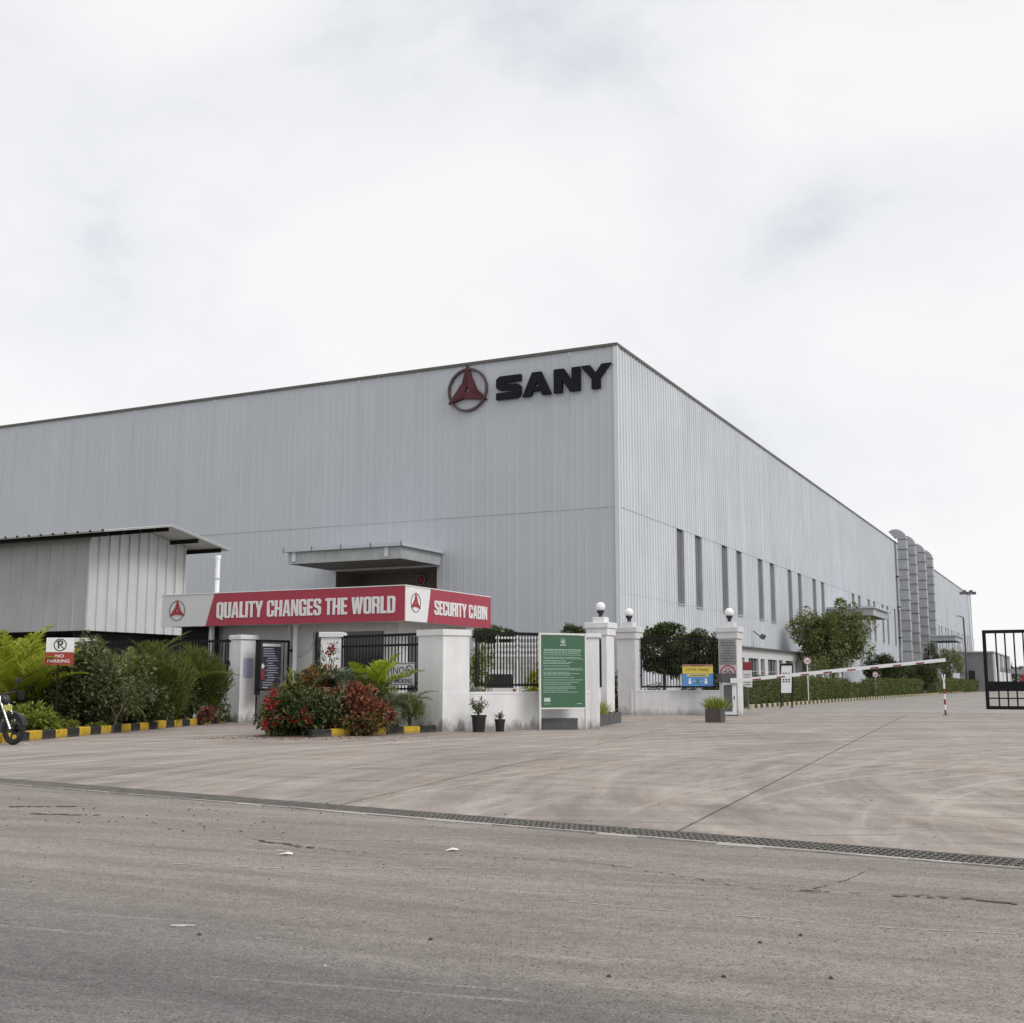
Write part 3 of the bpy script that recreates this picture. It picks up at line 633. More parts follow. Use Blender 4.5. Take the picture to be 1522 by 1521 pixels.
def canopy_at(parent, rot, loc, L, proj):      # local: x along wall, -y outward, z up from soffit
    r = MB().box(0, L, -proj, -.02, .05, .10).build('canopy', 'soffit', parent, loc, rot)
    b = MB(); b.box(0, L, -proj-.05, -proj, 0, .62); b.box(-.05, 0, -proj-.05, -.05, 0, .62); b.box(L, L+.05, -proj-.05, -.05, 0, .62); b.build('fascia', 'canopy', r)
    b = MB(); b.box(-.25, L+.25, -proj-.28, -proj-.10, .62, .80); b.box(-.25, -.10, -proj-.099, -.06, .62, .80); b.box(L+.10, L+.25, -proj-.099, -.06, .62, .80); b.box(-.099, L+.099, -proj-.099, -.06, .68, .76); b.build('gutter', 'clad_front', r)
    b = MB()
    for x in (.25, L-.9): b.box(x, x+.22, -proj-.12, -proj-.052, .12, .61)
    b.build('downspout', 'clad_side', r)
    b = MB()
    for x in np.linspace(-.2, L+.2, 5): b.box(x-.02, x+.02, -proj-.30, -proj-.281, .56, .86)
    b.build('gutter_bracket', 'galv_dark', r)
    return r
canopy_at(wh, (0, 0, RF), (0, 17.1, 7.42), 6.9, 4.05)
canopy_at(wh, (0, 0, 0), (50.9, 0, 7.0), 8.0, 4.0)
canopy_at(wh, (0, 0, 0), (119.5, 0, 7.0), 10.0, 4.0)
for x0 in (52.2, 121): MB().box(x0, x0+5.2, -.10, -.05, 0, 6.6).build('roller_door', 'shutter', wh)
# ground-floor annex along the side
ax = MB().box(8.6, 50, -1.3, -.06, 0, .7); ax.box(8.6, 50, -1.3, -.06, 2.75, 3.35)
xs = [8.6]; x = 9.2; aw = []
while x < 48: w = 2.5 if len(aw) % 2 == 0 else 1.1; aw.append((x, x+w)); x += w+(.55 if len(aw) % 2 else .9)
prev = 8.6
for a_, b_ in aw: ax.box(prev, a_, -1.3, -.06, .7, 2.75); prev = b_
ax.box(prev, 50, -1.3, -.06, .7, 2.75)
an = ax.build('annex', 'annex_white', wh)
MB().box(8.5, 50.1, -1.55, -.06, 3.35, 3.45).build('annex_roof', 'flashing', an)
for a_, b_ in aw:
    b = MB()
    for k in range(3 if b_-a_ > 2 else 2):
        n = 3 if b_-a_ > 2 else 2; xx = a_+(b_-a_)*k/n; b.box(xx, xx+.05, -1.2, -1.14, .7, 2.75)
    b.box(a_, b_, -1.2, -1.14, 1.9, 1.95); f = b.build('window', 'trim_grey', an)
    MB().box(a_, b_, -1.12, -1.1, .7, 2.75).build('pane', 'glass_dark', f)
fl = MB().box(-.25, .25, -.30, -.05, 0, .32).build('floodlight', 'galv_dark', wh, (25.2, -.55, 4.25), (.5, 0, 0))
MB().tube((0, 0, .1), (0, .6, .2), .04).build('bracket', 'galv_dark', fl)
# exhaust ducts on the side wall
dk = None
def duct(x, ztop, label):
    t = thing('exhaust_duct', label, 'duct', (WC[0]+x*U[0], WC[1]+x*U[1]), RZ, 'exhaust ducts up the factory side wall')
    n = 15; h = ztop/n
    for k in range(n):
        b = MB(); s = .0 if k % 3 else .03
        b.box(-.62-s, .62+s, -1.50-s, -.50+s, k*h+.03, (k+1)*h-.03); b.build('duct_section', 'galv', t)
        MB().box(-.69, .69, -1.57, -.43, (k+1)*h-.03, (k+1)*h+.03).build('flange', 'galv_dark', t)
    for k in (2, 5, 8, 11): MB().box(-.6, .6, -.43, .02, k*h+.4, k*h+.5).build('bracket', 'galv_dark', t)
    b = MB(); P = []
    for i in range(9):               # elbow turning back over the roof edge
        a = 2.25*i/8; cy, r0, r1 = -.25, .25, 1.25
        P.append([(cy-r1*math.cos(a), ztop+.03+r1*math.sin(a)), (cy-r0*math.cos(a), ztop+.03+r0*math.sin(a))])
    for i in range(8):
        (o0, i0), (o1, i1) = P[i], P[i+1]; q = []
        for xx in (-.62, .62): q += [(xx, *o0), (xx, *i0), (xx, *i1), (xx, *o1)]
        b.add(q, [(0, 1, 2, 3), (7, 6, 5, 4), (0, 3, 7, 4), (1, 5, 6, 2)])
    b.build('elbow', 'galv', t); return t
duct(94.3, 18.5, 'galvanised square exhaust duct nearest the front canopy corner of the wall')
duct(102.2, 18.6, 'second galvanised exhaust duct counting from the factory front')
duct(111.8, 18.6, 'third galvanised exhaust duct, behind the gap in the row of four')
duct(120.3, 18.6, 'farthest galvanised exhaust duct, beside the small far canopy')

# factory signs
def wl(x, y, z): return (WC[0]+x*U[0]+y*V[0], WC[1]+x*U[1]+y*V[1], z)
RW = (PI/2, 0, -PI/2)
lg = thing('wall_emblem', 'large dark red three-bladed star in a ring high on the front wall', 'emblem', wl(-.12, 8.52, 16.86), RZ)
emblem(lg, (0, 0, 0), RW, 1.2, 'logo_ring', 'logo_red', 'logo_red_lit', .09, .085)
ws = thing('wall_letters', 'big black capital letters SANY high on the front wall corner', 'sign letters', wl(-.14, 6.76, 16.08), RZ)
for ch, y0, y1 in (('S', 6.76, 5.30), ('A', 5.22, 3.55), ('N', 3.40, 1.92), ('Y', 1.84, .20)):
    w = max(p[0] for p in WIDE[ch][0]); link('letter', loops_mesh(WIDE[ch], 'letter', 'logo_black', (y0-y1)/w, 1.27, .08), ws, (0, y0-6.76, 0), RW)

# ------------------------------------------------------------------ security cabin
ox, oy = spot(602, 34, 3.5)
sc_ = thing('security_cabin', 'white security cabin with red and grey sign fascia on two sides', 'guardhouse', (ox, oy, 0), RZ)
FX, FY, Z0, Z1 = 5.42, 9.2, 3.0, 4.0
core = MB().box(.06, FX, .06, FY, Z0, Z1-.06).build('roof_slab', 'cabin_white', sc_)
ff = MB().box(0, .055, 0, FY, Z0-.02, Z1).build('fascia', 'sign_grey', sc_)
loops = [[(-7.36, Z0-.02), (-.0, Z0-.02), (-.0, Z1), (-7.04, Z1)]]
link('sign_panel', loops_mesh(loops, 'sign_panel', 'sign_red', 1, 1, .006), sc_, (-.006, 0, 0), RW)
word('QUALITY CHANGES THE WORLD', .50, 6.60, ff, (-.02, 6.92, 3.21), RW, (0, -1), 'sign_text')
fs = MB().box(.057, FX, -.0, .055, Z0-.02, Z1).build('fascia', 'white_paint', sc_)
link('sign_panel', loops_mesh([[(1.28, Z0-.02), (FX, Z0-.02), (FX, Z1), (1.48, Z1)]], 'sign_panel', 'sign_red', 1, 1, .006), sc_, (0, -.006, 0), (PI/2, 0, 0))
word('SECURITY CABIN', .43, 3.46, fs, (1.67, -.02, 3.24), (PI/2, 0, 0), (1, 0), 'sign_text')
MB().box(-.02, FX, -.02, FY, Z1, Z1+.025).build('coping', 'white_paint', sc_)
e1 = thing('fascia_emblem', 'small red three-bladed emblem in a ring at the grey left end of the cabin sign', 'emblem', (0, 0, 0), RZ)
def scl(x, y, z): return (ox+x*U[0]+y*V[0], oy+x*U[1]+y*V[1], z)
e1.location = scl(-.01, 8.55, 3.5); emblem(e1, (0, 0, 0), RW, .32, 'logo_ring', 'logo_small', 'logo_small', .006, .05)
e2 = thing('fascia_emblem', 'small red three-bladed emblem in a ring on the white panel beside SECURITY CABIN', 'emblem', scl(.6, -.01, 3.53), RZ)
emblem(e2, (0, 0, 0), (PI/2, 0, 0), .28, 'logo_ring', 'logo_small', 'logo_small', .006, .05)
wx0, wx1, wy0, wy1 = .95, 5.2, .8, 8.4
b = MB()
for z0, z1, holes in ((0, .9, []), (.9, 2.75, [(1.3, 3.0), (3.15, 3.9)]), (2.75, 3.0, [])):
    p = wy0
    for h0, h1 in holes: b.box(wx0, wx0+.2, p, h0, z0, z1); p = h1
    b.box(wx0, wx0+.2, p, 6.0, z0, z1)
b.box(wx0, wx0+.2, 7.35, wy1, 0, 3.0); b.box(wx0+.2, wx1, wy0, wy0+.2, 0, .9); b.box(wx0+.2, wx1, wy0, wy0+.2, 2.6, 3.0); b.box(wx0+.2, 1.5, wy0, wy0+.2, .9, 2.6); b.box(4.4, wx1, wy0, wy0+.2, .9, 2.6)
b.box(wx0, wx0+.2, 6.0, 7.35, 2.6, 3.0)
b.build('wall', 'cabin_white', sc_)
b = MB(); b.box(wx0+.12, wx0+.14, 1.3, 3.0, .9, 2.75); b.box(wx0+.12, wx0+.14, 3.15, 3.9, .9, 2.75); b.box(1.5, 4.4, wy0+.1, wy0+.12, .9, 2.6); b.build('window', 'glass_dark', sc_)
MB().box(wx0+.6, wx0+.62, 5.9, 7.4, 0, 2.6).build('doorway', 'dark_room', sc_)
MB().box(wx1-.1, wx1, wy0+.2, wy1, 0, 3.0).build('back_wall', 'cabin_white', sc_)
b = MB()
for k in range(14): b.box(wx0-.25, wx0-.22, 7.6, 8.9, .5+k*.18, .56+k*.18)
b.box(wx0-.2, wx0-.15, 7.5, 9.0, .3, 3.0); b.build('louvre_screen', 'black_iron', sc_)
b = MB(); b.tube((wx0-.06, 4.75, 0), (wx0-.06, 4.75, 3.0), .055); b.path([(wx0-.03, 4.7, 2.0), (wx0-.03, 4.3, 2.03), (wx0-.03, 4.0, 2.2), (wx0-.03, 3.8, 2.6), (wx0-.03, 3.75, 2.98)], .012); b.build('drainpipe', 'cabin_white', sc_)
b = MB(); b.tube((.35, 7.4, 0), (.35, 7.4, 3.0), .09); b.build('post', 'cabin_white', sc_)
# thin white vent pipe behind the sign
x, y = spot(322, 39, 4); t = thing('vent_pipe', 'thin white vent pipe standing up behind the grey end of the cabin sign', 'pipe', (x, y))
MB().tube((0, 0, 0), (0, 0, 5.3), .075, None, 10).build('pipe', 'white_paint', t); MB().tube((0, 0, 5.3), (0, 0, 5.42), .095, None, 10).build('cap', 'white_paint', t); MB().tube((0, 0, 4.6), (0, 0, 4.66), .09, None, 10).build('collar', 'trim_grey', t)
# black sloped hood by the cabin wall
x, y = spot(462, 33.2); t = thing('tilted_hood', 'black sloped hood with grey top edge half hidden behind the middle white pillar', 'hood', (x, y), -.1)
MB().prism([(-.38, -.2), (.5, -.2), (.5, .35), (-.38, .35)], 0, 1.35).build('body', 'dark_room', t)
MB().add([(-.45, -.25, 1.40), (.55, -.25, 1.95), (.55, .4, 1.95), (-.45, .4, 1.40), (-.45, -.25, 1.25), (.55, -.25, 1.3), (.55, .4, 1.3), (-.45, .4, 1.25)], [(0, 1, 2, 3), (4, 7, 6, 5), (0, 4, 5, 1), (1, 5, 6, 2), (2, 6, 7, 3), (3, 7, 4, 0)]).build('lid', 'bike_black', t)
MB().add([(.12, -.27, 1.74), (.56, -.27, 1.98), (.56, .42, 1.98), (.12, .42, 1.74), (.2, -.27, 1.82), (.56, -.27, 2.03), (.56, .42, 2.03), (.2, .42, 1.82)], [(4, 5, 6, 7), (0, 1, 5, 4), (1, 2, 6, 5), (0, 4, 7, 3), (2, 3, 7, 6)]).build('edge_cover', 'planter_grey', t)

# ------------------------------------------------------------------ raised shed on the left
sx_, sy_ = spot(132, 42, 5)
sh_ = thing('metal_shed', 'raised grey ribbed metal shed with overhanging gable roof', 'shed', (sx_, sy_, 0), RZ)
SL, SD = 16.0, 5.0; ZB = 3.05
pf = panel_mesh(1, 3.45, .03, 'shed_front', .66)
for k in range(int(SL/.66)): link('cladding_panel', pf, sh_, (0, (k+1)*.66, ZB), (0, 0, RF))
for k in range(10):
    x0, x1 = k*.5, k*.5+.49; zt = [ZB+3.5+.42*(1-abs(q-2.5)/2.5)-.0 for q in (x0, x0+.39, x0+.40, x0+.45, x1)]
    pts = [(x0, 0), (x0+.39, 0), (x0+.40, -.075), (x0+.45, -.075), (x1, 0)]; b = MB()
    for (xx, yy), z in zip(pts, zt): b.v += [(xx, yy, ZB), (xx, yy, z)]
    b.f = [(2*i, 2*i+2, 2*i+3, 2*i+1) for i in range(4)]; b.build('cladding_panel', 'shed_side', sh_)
MB().box(-.02, .03, -.05, .012, ZB, ZB+3.5).build('corner_trim', 'shed_side', sh_)
MB().box(.05, SD, .04, SL, ZB-.02, ZB+.1).build('floor_frame', 'black_iron', sh_)
ov = 1.5; Rz, Ez = 7.0, 6.42; rx = 2.5; ex0, ex1 = -.85, 5.85
def gslab(dz0, dz1, y0, y1, xa=ex0, xb=ex1):
    za = Rz-(Rz-Ez)*abs(xa-rx)/(rx-ex0); zb = Rz-(Rz-Ez)*abs(xb-rx)/(rx-ex0)
    v = []
    for yy in (y0, y1): v += [(xa, yy, za+dz0), (rx, yy, Rz+dz0), (xb, yy, zb+dz0), (xb, yy, zb+dz1), (rx, yy, Rz+dz1), (xa, yy, za+dz1)]
    return MB().add(v, [(0, 1, 4, 5), (1, 2, 3, 4), (11, 10, 7, 6), (10, 9, 8, 7), (0, 6, 7, 1), (1, 7, 8, 2), (3, 9, 10, 4), (4, 10, 11, 5), (2, 8, 9, 3), (5, 11, 6, 0)])
rf = gslab(.0, .05, -ov, SL+1).build('roof', 'under_roof', sh_)
gslab(.052, .075, -ov-.03, SL+1.03, ex0-.03, ex1+.03).build('roof_sheet', 'roof_white', rf)
b = MB()
for q in (-.55, .2, 1.0, 1.75, 2.45, 4.1, 5.45):
    z = Rz-(Rz-Ez)*abs(q-rx)/(rx-ex0)-.01; b.box(q-.035, q+.035, -ov+.12, SL+.8, z-.15, z-.003)
b.build('purlin', 'black_iron', rf)
b = MB()
for k in range(30): b.box(ex0-.06, ex0-.02, k*.6-ov, k*.6-ov+.06, Ez+.02, Ez+.09)
b.build('roof_rib_end', 'black_iron', rf)
for yy in (.3, 4.3, 8.3, 12.3):
    for xx in (.25, SD-.25): MB().box(xx-.1, xx+.1, yy-.1, yy+.1, 0, ZB-.02).build('post', 'black_iron', sh_)
MB().box(SD-.1, SD, .04, SL, 0, ZB-.02).build('shade_back', 'backing', sh_)  # dark sheets added here, their colour stands in for shade under the shed
MB().box(.6, SD-.1, 1.2, 1.26, 0, ZB-.02).build('shade_side', 'backing', sh_)

# ------------------------------------------------------------------ boundary walls, pillars, fences
def pillar(name, label, loc, rz, w, h, base=.0, m='wall_white', cap=.1, group=None, globe=False, stub=0):
    t = thing(name, label, 'pillar', loc, rz, group); a = w/2
    MB().cbox(-a, a, -a, a, 0, h-(stub+cap*2 if globe else cap), .012).build('shaft', m, t)
    z = h-(stub+cap*2 if globe else cap)
    if globe:
        MB().cbox(-a-.05, a+.05, -a-.05, a+.05, z, z+cap+.03, .015).build('cap', m, t); MB().cbox(-a-.09, a+.09, -a-.09, a+.09, z+cap+.03, z+cap*2, .015).build('cap', m, t)
        MB().cbox(-a*.62, a*.62, -a*.62, a*.62, z+cap*2, z+cap*2+stub, .012).build('plinth', m, t); zz = z+cap*2+stub
        gl = MB().lathe([(.10, 0), (.075, .03), (.07, .10), (.13, .20), (.14, .24)], (0, 0, zz), 14).build('lamp_holder', 'globe_holder', t, smooth=True)
        prof = [(max(.01, .172*math.sin(PI*i/12)), .37-.172*math.cos(PI*i/12)) for i in range(13)]
        MB().lathe(prof, (0, 0, zz), 20).build('globe', 'globe', t, smooth=True)
    else: MB().cbox(-a-.05, a+.05, -a-.05, a+.05, z, h, .015).build('cap', m, t)
    return t
def fence(label, p0, p1, z0, z1, nbar, rails, bw=.016, m='black_iron', group=None, dz=0.0, frame=.05):
    t = thing('fence', label, 'fence', (*p0, 0)); L = math.hypot(p1[0]-p0[0], p1[1]-p0[1]); t.rotation_euler = (0, 0, math.atan2(p1[1]-p0[1], p1[0]-p0[0]))
    for z, h in rails: MB().box(0, L, -.02, .02, z, z+h).build('rail', m, t)
    for x in (.0, L-frame): MB().box(x, x+frame, -.026, .026, z0, z1+.01).build('upright', m, t)
    bm = MB().box(-bw/2, bw/2, -bw/2, bw/2, z0, z1-.005).mesh('bar', m)
    for k in range(nbar): link('bar', bm, t, (frame+(L-2*frame)*(k+.5)/nbar, 0, 0))
    return t
def lowwall(label, p0, p1, w, h, m='wall_white', cat='wall'):
    t = thing('boundary_wall', label, cat, (*p0, 0)); L = math.hypot(p1[0]-p0[0], p1[1]-p0[1]); t.rotation_euler = (0, 0, math.atan2(p1[1]-p0[1], p1[0]-p0[0]))
    MB().box(0, L, -w/2, w/2, 0, h-.05).build('plinth', m, t); MB().cbox(0, L, -w/2-.012, w/2+.012, h-.05, h, .008).build('coping', m, t); return t
pA, pB, pH = spot(359, 36.6), spot(492, 32.2), spot(117, 38)
pillar('gate_post', 'white square pillar with torn notice beside the navy notice gate', pA, math.radians(45), .58, 2.66, cap=.13)
t = MB().box(-.19, .15, -.004, 0, 1.35, 1.95).build('notice_remnant', 'notice_paper', None); tag(t, 'torn bluish paper notice stuck on the left white pillar', 'notice')
t.location = (pA[0]+.205+.003, pA[1]-.205-.003, 0); t.rotation_euler = (0, 0, PI/4)
pillar('gate_post', 'white square pillar behind the rose bush, left of the no smoking fence', pB, math.radians(-5), .54, 2.56, cap=.13)
pillar('gate_post', 'stained white pillar just behind the no parking sign', pH, math.radians(-10), .58, 2.62, cap=.13)
# double pillar with two faces
R0, R1, R2 = (-1.72, 29.4), (-1.06, 29.85), (-2.40, 29.95)
t = thing('corner_pillar', 'wide white corner pillar with a crease, between the no smoking sign and black pots', 'pillar', (*R0, 0))
def rel(p, o=R0): return (p[0]-o[0], p[1]-o[1])
poly = [rel(R2), (0, 0), rel(R1), rel((-1.25, 30.4)), rel((-2.1, 30.45))]
def inset(P, k): cx = sum(p[0] for p in P)/len(P); cy = sum(p[1] for p in P)/len(P); return [(cx+(p[0]-cx)*k, cy+(p[1]-cy)*k) for p in P]
MB().prism(poly, 0, .97).build('base', 'wall_white', t); MB().prism(inset(poly, .975), .97, 2.38).build('shaft', 'wall_white', t); MB().prism(inset(poly, 1.05), 2.38, 2.53).build('cap', 'wall_white', t)
# wall + fence, middle pillar to corner pillar
w0, w1 = (pB[0]+.25, pB[1]-.1), (R2[0]+.1, R2[1]+.18)
lowwall('short white plinth wall behind the palm under the no smoking fence', w0, w1, .28, .95)
fn = fence('black railing carrying the no smoking sign behind the palm', w0, w1, .98, 2.46, 24, [(1.02, .05), (1.16, .04), (2.14, .06), (2.40, .07)], .022)
# wall + fence, corner pillar to signboard
w0, w1 = (R1[0]-.05, R1[1]+.14), (2.0, 31.55)
lowwall('white plinth wall behind the two black flower pots', w0, w1, .26, .97)
fence('black bar railing between corner pillar and green signboard', (w0[0]+.18, w0[1]+.1), w1, 1.10, 2.50, 36, [(1.12, .05), (2.42, .08)], .026)
pW = (2.08, 31.7); pillar('wall_post', 'white end pillar right behind the green signboard', pW, .1, .46, 2.50, cap=.1)
lowwall('white plinth wall receding from the green signboard to the globe pillar', (2.2, 34.6), (2.95, 40.9), .25, .95); lowwall('short white plinth wall between the signboard end pillar and the grey planters', (1.85, 31.9), (2.17, 34.5), .25, .95)
fence('black gate railing seen edge-on beside the first globe pillar', (2.5, 35.9), (2.98, 39.6), 1.05, 2.65, 26, [(1.05, .06), (2.58, .07)], .03)
def grid_sq(px, d, w): x, y = spot(px, d); return (x+w/2*(U[0]+V[0]), y+w/2*(U[1]+V[1]))
pD, pE, pF = grid_sq(903, 41.2, .72), grid_sq(945.5, 44.6, .72), grid_sq(1098, 44.5, .72)
for p, l in ((pD, 'tall white gate pillar with globe lamp behind the grey planters'), (pE, 'tall white gate pillar with globe lamp at the left end of the tree fence'), (pF, 'tall white gate pillar with globe lamp, plaque and 20 sign')):
    pillar('gate_pillar', l, p, RZ, .72, 3.50, cap=.22, globe=True, stub=.20, group='gate pillars with globe lamps', m='wall_white' if p is pD else 'wall_grey')
w0, w1 = (pE[0]+.42, pE[1]-.05), (pF[0]-.40, pF[1]-.1)
lowwall('grey white plinth wall between the two right globe pillars', (pE[0]-.0, pE[1]-.26), (pF[0]-.3, pF[1]-.26), .35, .92, 'wall_grey')
ef = fence('tall black bar fence in front of the clipped trees', w0, w1, 1.0, 2.92, 26, [(1.02, .06), (2.82, .08)], .026)
b = MB()
for z in (1.45, 2.4): b.box(-.32, 0, -.02, .02, z, z+.05)
b.build('hinge', 'black_iron', ef)
# left boundary wall behind the plants
w0, w1 = (pH[0]+.2, pH[1]-.05), (pA[0]-.3, pA[1]+.1)
lowwall('white plinth wall half buried in the left shrubs', w0, w1, .28, .9)
fence('black bar railing behind the feathery shrubs on the left', w0, w1, .95, 2.55, 46, [(.98, .05), (2.45, .07)], .024)
w2 = (pH[0]-9, pH[1]+2.4); lowwall('white plinth wall behind the left palm', w2, (pH[0]-.25, pH[1]), .28, .9)
fence('black bar railing behind the left palm', w2, (pH[0]-.25, pH[1]), .95, 2.55, 60, [(.98, .05), (2.45, .07)], .024)
# navy notice gate
g0, g1 = spot(377, 36.0), spot(427, 36.6)
ng = thing('wicket_gate', 'black iron wicket gate carrying a dark navy notice board', 'gate', (*g0, 0)); ng.rotation_euler = (0, 0, math.atan2(g1[1]-g0[1], g1[0]-g0[0])); L = math.hypot(g1[0]-g0[0], g1[1]-g0[1])
zb, zt = zat(1027, 36), zat(951, 36)
b = MB(); b.box(0, L, -.03, .03, zb, zb+.07); b.box(0, L, -.03, .03, zt-.07, zt); b.box(0, .16, -.03, .03, zb-.12, zt); b.box(L-.05, L, -.03, .03, zb+.071, zt-.071); b.build('frame', 'black_iron', ng)
for k in range(8): MB().box(.2+k*.1, .222+k*.1, -.011, .011, zb+.07, zt-.07).build('bar', 'black_iron', ng)
nb = MB().box(.17, .80, -.06, -.03, zb+.12, zt-.1).build('notice_board', 'navy_board', ng)
MB().box(.19, .78, -.066, -.061, zt-.2, zt-.12).build('heading', 'sign_grey', nb)
b = MB(); rr = random.Random(5)
for k in range(17):
    z = zt-.28-k*.073; x0 = .22 if k < 4 or k > 13 else .36; x1 = x0+rr.uniform(.18, .42 if x0 < .3 else .36)
    b.box(x0, min(x1, .76), -.0645, -.061, z, z+.018)
    if x0 > .3 and k % 2: b.box(x0-.05, x0-.025, -.0645, -.061, z-.004, z+.02)
b.build('text_line', 'pale_text', nb)
b = MB(); b.lathe([(.02, 0), (.07, .05), (.075, .12), (.02, .2)], (0, 0, 0), 8); o = b.build('pictogram', 'sign_grey', nb, (.215, -.064, 1.62)); o.scale = (.7, .04, .8)
o = MB().lathe([(.05, 0), (.09, .08), (.09, .28), (.05, .36)], (0, 0, 0), 8).build('pictogram', 'post_red', nb, (.215, -.064, 1.28)); o.scale = (.7, .04, 1)
MB().box(L, L+.12, -.03, 0, zt-.35, zt-.28).build('latch', 'black_iron', ng)
pillar('wall_post', 'slim white post at the hinge side of the wicket gate', spot(436, 36.5), 0, .13, 3.0, cap=.05)

# ------------------------------------------------------------------ signs
def frontal(rz=0): return (PI/2, 0, rz)
# no smoking
x, y = spot(601, 30.35); ns = thing('no_smoking_sign', 'white no smoking board hung on the black railing', 'sign', (x, y, 0), math.radians(-38))
wS, z0, z1 = .72, zat(1019, 30.4), zat(985, 30.4)
MB().box(-.42, .36, -.05, -.02, z0, z1).build('board', 'sign_grey', ns)
b = MB(); b.box(-.42, .36, -.054, -.0505, z0+.02, z0+.035); b.box(-.42, .36, -.054, -.0505, z1-.035, z1-.02); b.build('border', 'dark_text', ns)
zc = (z0+z1)/2
link('lettering', text_mesh('NO', 'lettering', 'dark_text', .27, .002, .0), ns, (-.18, -.053, zc+.08), frontal())
link('lettering', text_mesh('SMOKING', 'lettering', 'dark_text', .155, .002, .01, .95), ns, (-.03, -.053, zc-.18), frontal())
link('ban_ring', ring_mesh(.13, .022, 'dark_text', .002), ns, (.19, -.053, zc+.09), frontal()); b = MB(); b.bar((-.09, 0, .09), (.09, 0, -.09), .004, .022); b.bar((-.1, 0, .0), (.1, 0, 0), .004, .03); b.build('ban_mark', 'dark_text', ns, (.19, -.053, zc+.09))
MB().box(.30, .40, -.03, 0, zc+.02, zc+.06).build('clip', 'steel', ns)
# no parking
x, y = spot(82, 27.0); zt = zat(948, 27.0); zm = zat(969.5, 27); zl = zat(988.5, 27)
npz = thing('no_parking_sign', 'white and red no parking sign on a black post', 'sign', (x, y, 0), math.radians(6))
MB().box(-.31, .31, 0, .02, zm, zt).build('board', 'white_paint', npz); MB().box(-.33, .31, 0, .02, zl, zm-.002).build('red_board', 'np_red', npz)
MB().box(-.02-.03, .02-.03, .022, .06, 0, zt-.05).build('post', 'black_iron', npz)
zc = (zt+zm)/2; link('lettering', text_mesh('P', 'lettering', 'dark_text', .26, .002, .02), npz, (.0, -.003, zc), frontal())
link('ban_ring', ring_mesh(.145, .022, 'dark_text', .002), npz, (0, -.003, zc), frontal()); MB().bar((-.1, -.006, zc+.1), (.1, -.006, zc-.1), .004, .02).build('ban_mark', 'dark_text', npz)
link('lettering', text_mesh('NO', 'lettering', 'white_paint', .10, .002, .012, 1.25), npz, (0, -.003, zm-.09), frontal()); link('lettering', text_mesh('PARKING', 'lettering', 'white_paint', .10, .002, .012, 1.2), npz, (-.02, -.003, zm-.205), frontal())
# green board
bx0, by0 = spot(802, 30.15); bx1, by1 = spot(871.5, 30.75)
gb = thing('green_signboard', 'tall green notice board with white frame on two legs', 'signboard', (bx0, by0, 0), math.atan2(by1-by0, bx1-bx0)); L = math.hypot(bx1-bx0, by1-by0)
z0, z1 = zat(1052, 30.4), zat(943, 30.4)
pn = MB().box(.03, L-.03, -.02, .01, z0, z1-.03).build('panel', 'green_board', gb)
for x0 in (-.01, L-.035): MB().box(x0, x0+.045, -.025, .025, 0, z1-.02).build('leg', 'white_post', gb)
MB().box(-.015, L+.015, -.028, .028, z1-.0195, z1+.03).build('top_rail', 'white_post', gb); MB().box(.036, L-.036, -.024, .02, z0-.035, z0).build('bottom_rail', 'white_post', gb)
b = MB(); rr = random.Random(11); z = z1-.40; k = 0
while z > z0+.33:
    x = .10 if k % 5 else .14; xe = L-.1-rr.random()**2*.5
    if k in (0, 1): x, xe = .12, L-.14
    h = .012 if k > 2 else .016
    while x < xe:
        w = rr.uniform(.03, .13); b.box(x, min(x+w, xe), -.0235, -.0201, z, z+h); x += w+.016
    z -= rr.choice([.036, .036, .05, .062]); k += 1
b.build('text_line', 'board_text', pn)
b = MB(); b.box(.12, .30, -.0235, -.0201, z0+.15, z0+.25); b.box(L-.28, L-.14, -.0235, -.0201, z0+.09, z0+.105); b.box(.12, .32, -.0235, -.0201, z0+.09, z0+.10); b.build('label_patch', 'board_text', pn)
link('emblem_mark', ring_mesh(.075, .010, 'board_text', .001), pn, (L/2, -.022, z1-.17), frontal()); b = MB(); b.add([(-.06, 0, -.045), (.06, 0, -.045), (.03, 0, .0), (0, 0, .045), (-.03, 0, 0)], [(0, 1, 2, 3, 4)]); b.build('emblem_mark', 'board_text', pn, (L/2, -.0225, z1-.17))
b = MB()
for k in range(6): b.box(-.09+k*.031, -.066+k*.031, -.0235, -.0201, 0, .03)
b.build('emblem_caption', 'board_text', pn, (L/2, 0, z1-.29))
# covid sign
x, y = spot(1038, 44.3); z0, z1 = zat(1020, 44.3), zat(988, 44.3); cv = thing('safety_sign', 'blue and yellow COVID-19 safety sign fixed to the fence', 'sign', (x, y, 0), 0); w = .57
MB().box(-w, w, -.08, -.05, z0, z1).build('board', 'cov_blue', cv); h = z1-z0
MB().box(-w, w, -.084, -.0805, z0+h*.58, z1-h*.1).build('yellow_band', 'cov_yellow', cv); MB().box(-w, w, -.084, -.0805, z1-h*.098, z1).build('top_band', 'cov_brown', cv)
MB().box(-w*.72, w*.72, -.084, -.0805, z0+h*.44, z0+h*.55).build('yellow_band', 'cov_yellow', cv)
link('lettering', text_mesh('COVID-19', 'lettering', 'dark_text', .14, .001, .008, .9), cv, (-.17, -.0855, z0+h*.76), frontal())
b = MB(); b.box(.12, .42, -.0865, -.0845, z0+h*.77, z0+h*.80); b.box(.12, .40, -.0865, -.0845, z0+h*.70, z0+h*.73); b.box(-.3, .3, -.0865, -.0845, z0+h*.48, z0+h*.51); b.box(-.25, .25, -.0865, -.0845, z1-h*.06, z1-h*.035); b.build('text_line', 'dark_text', cv)
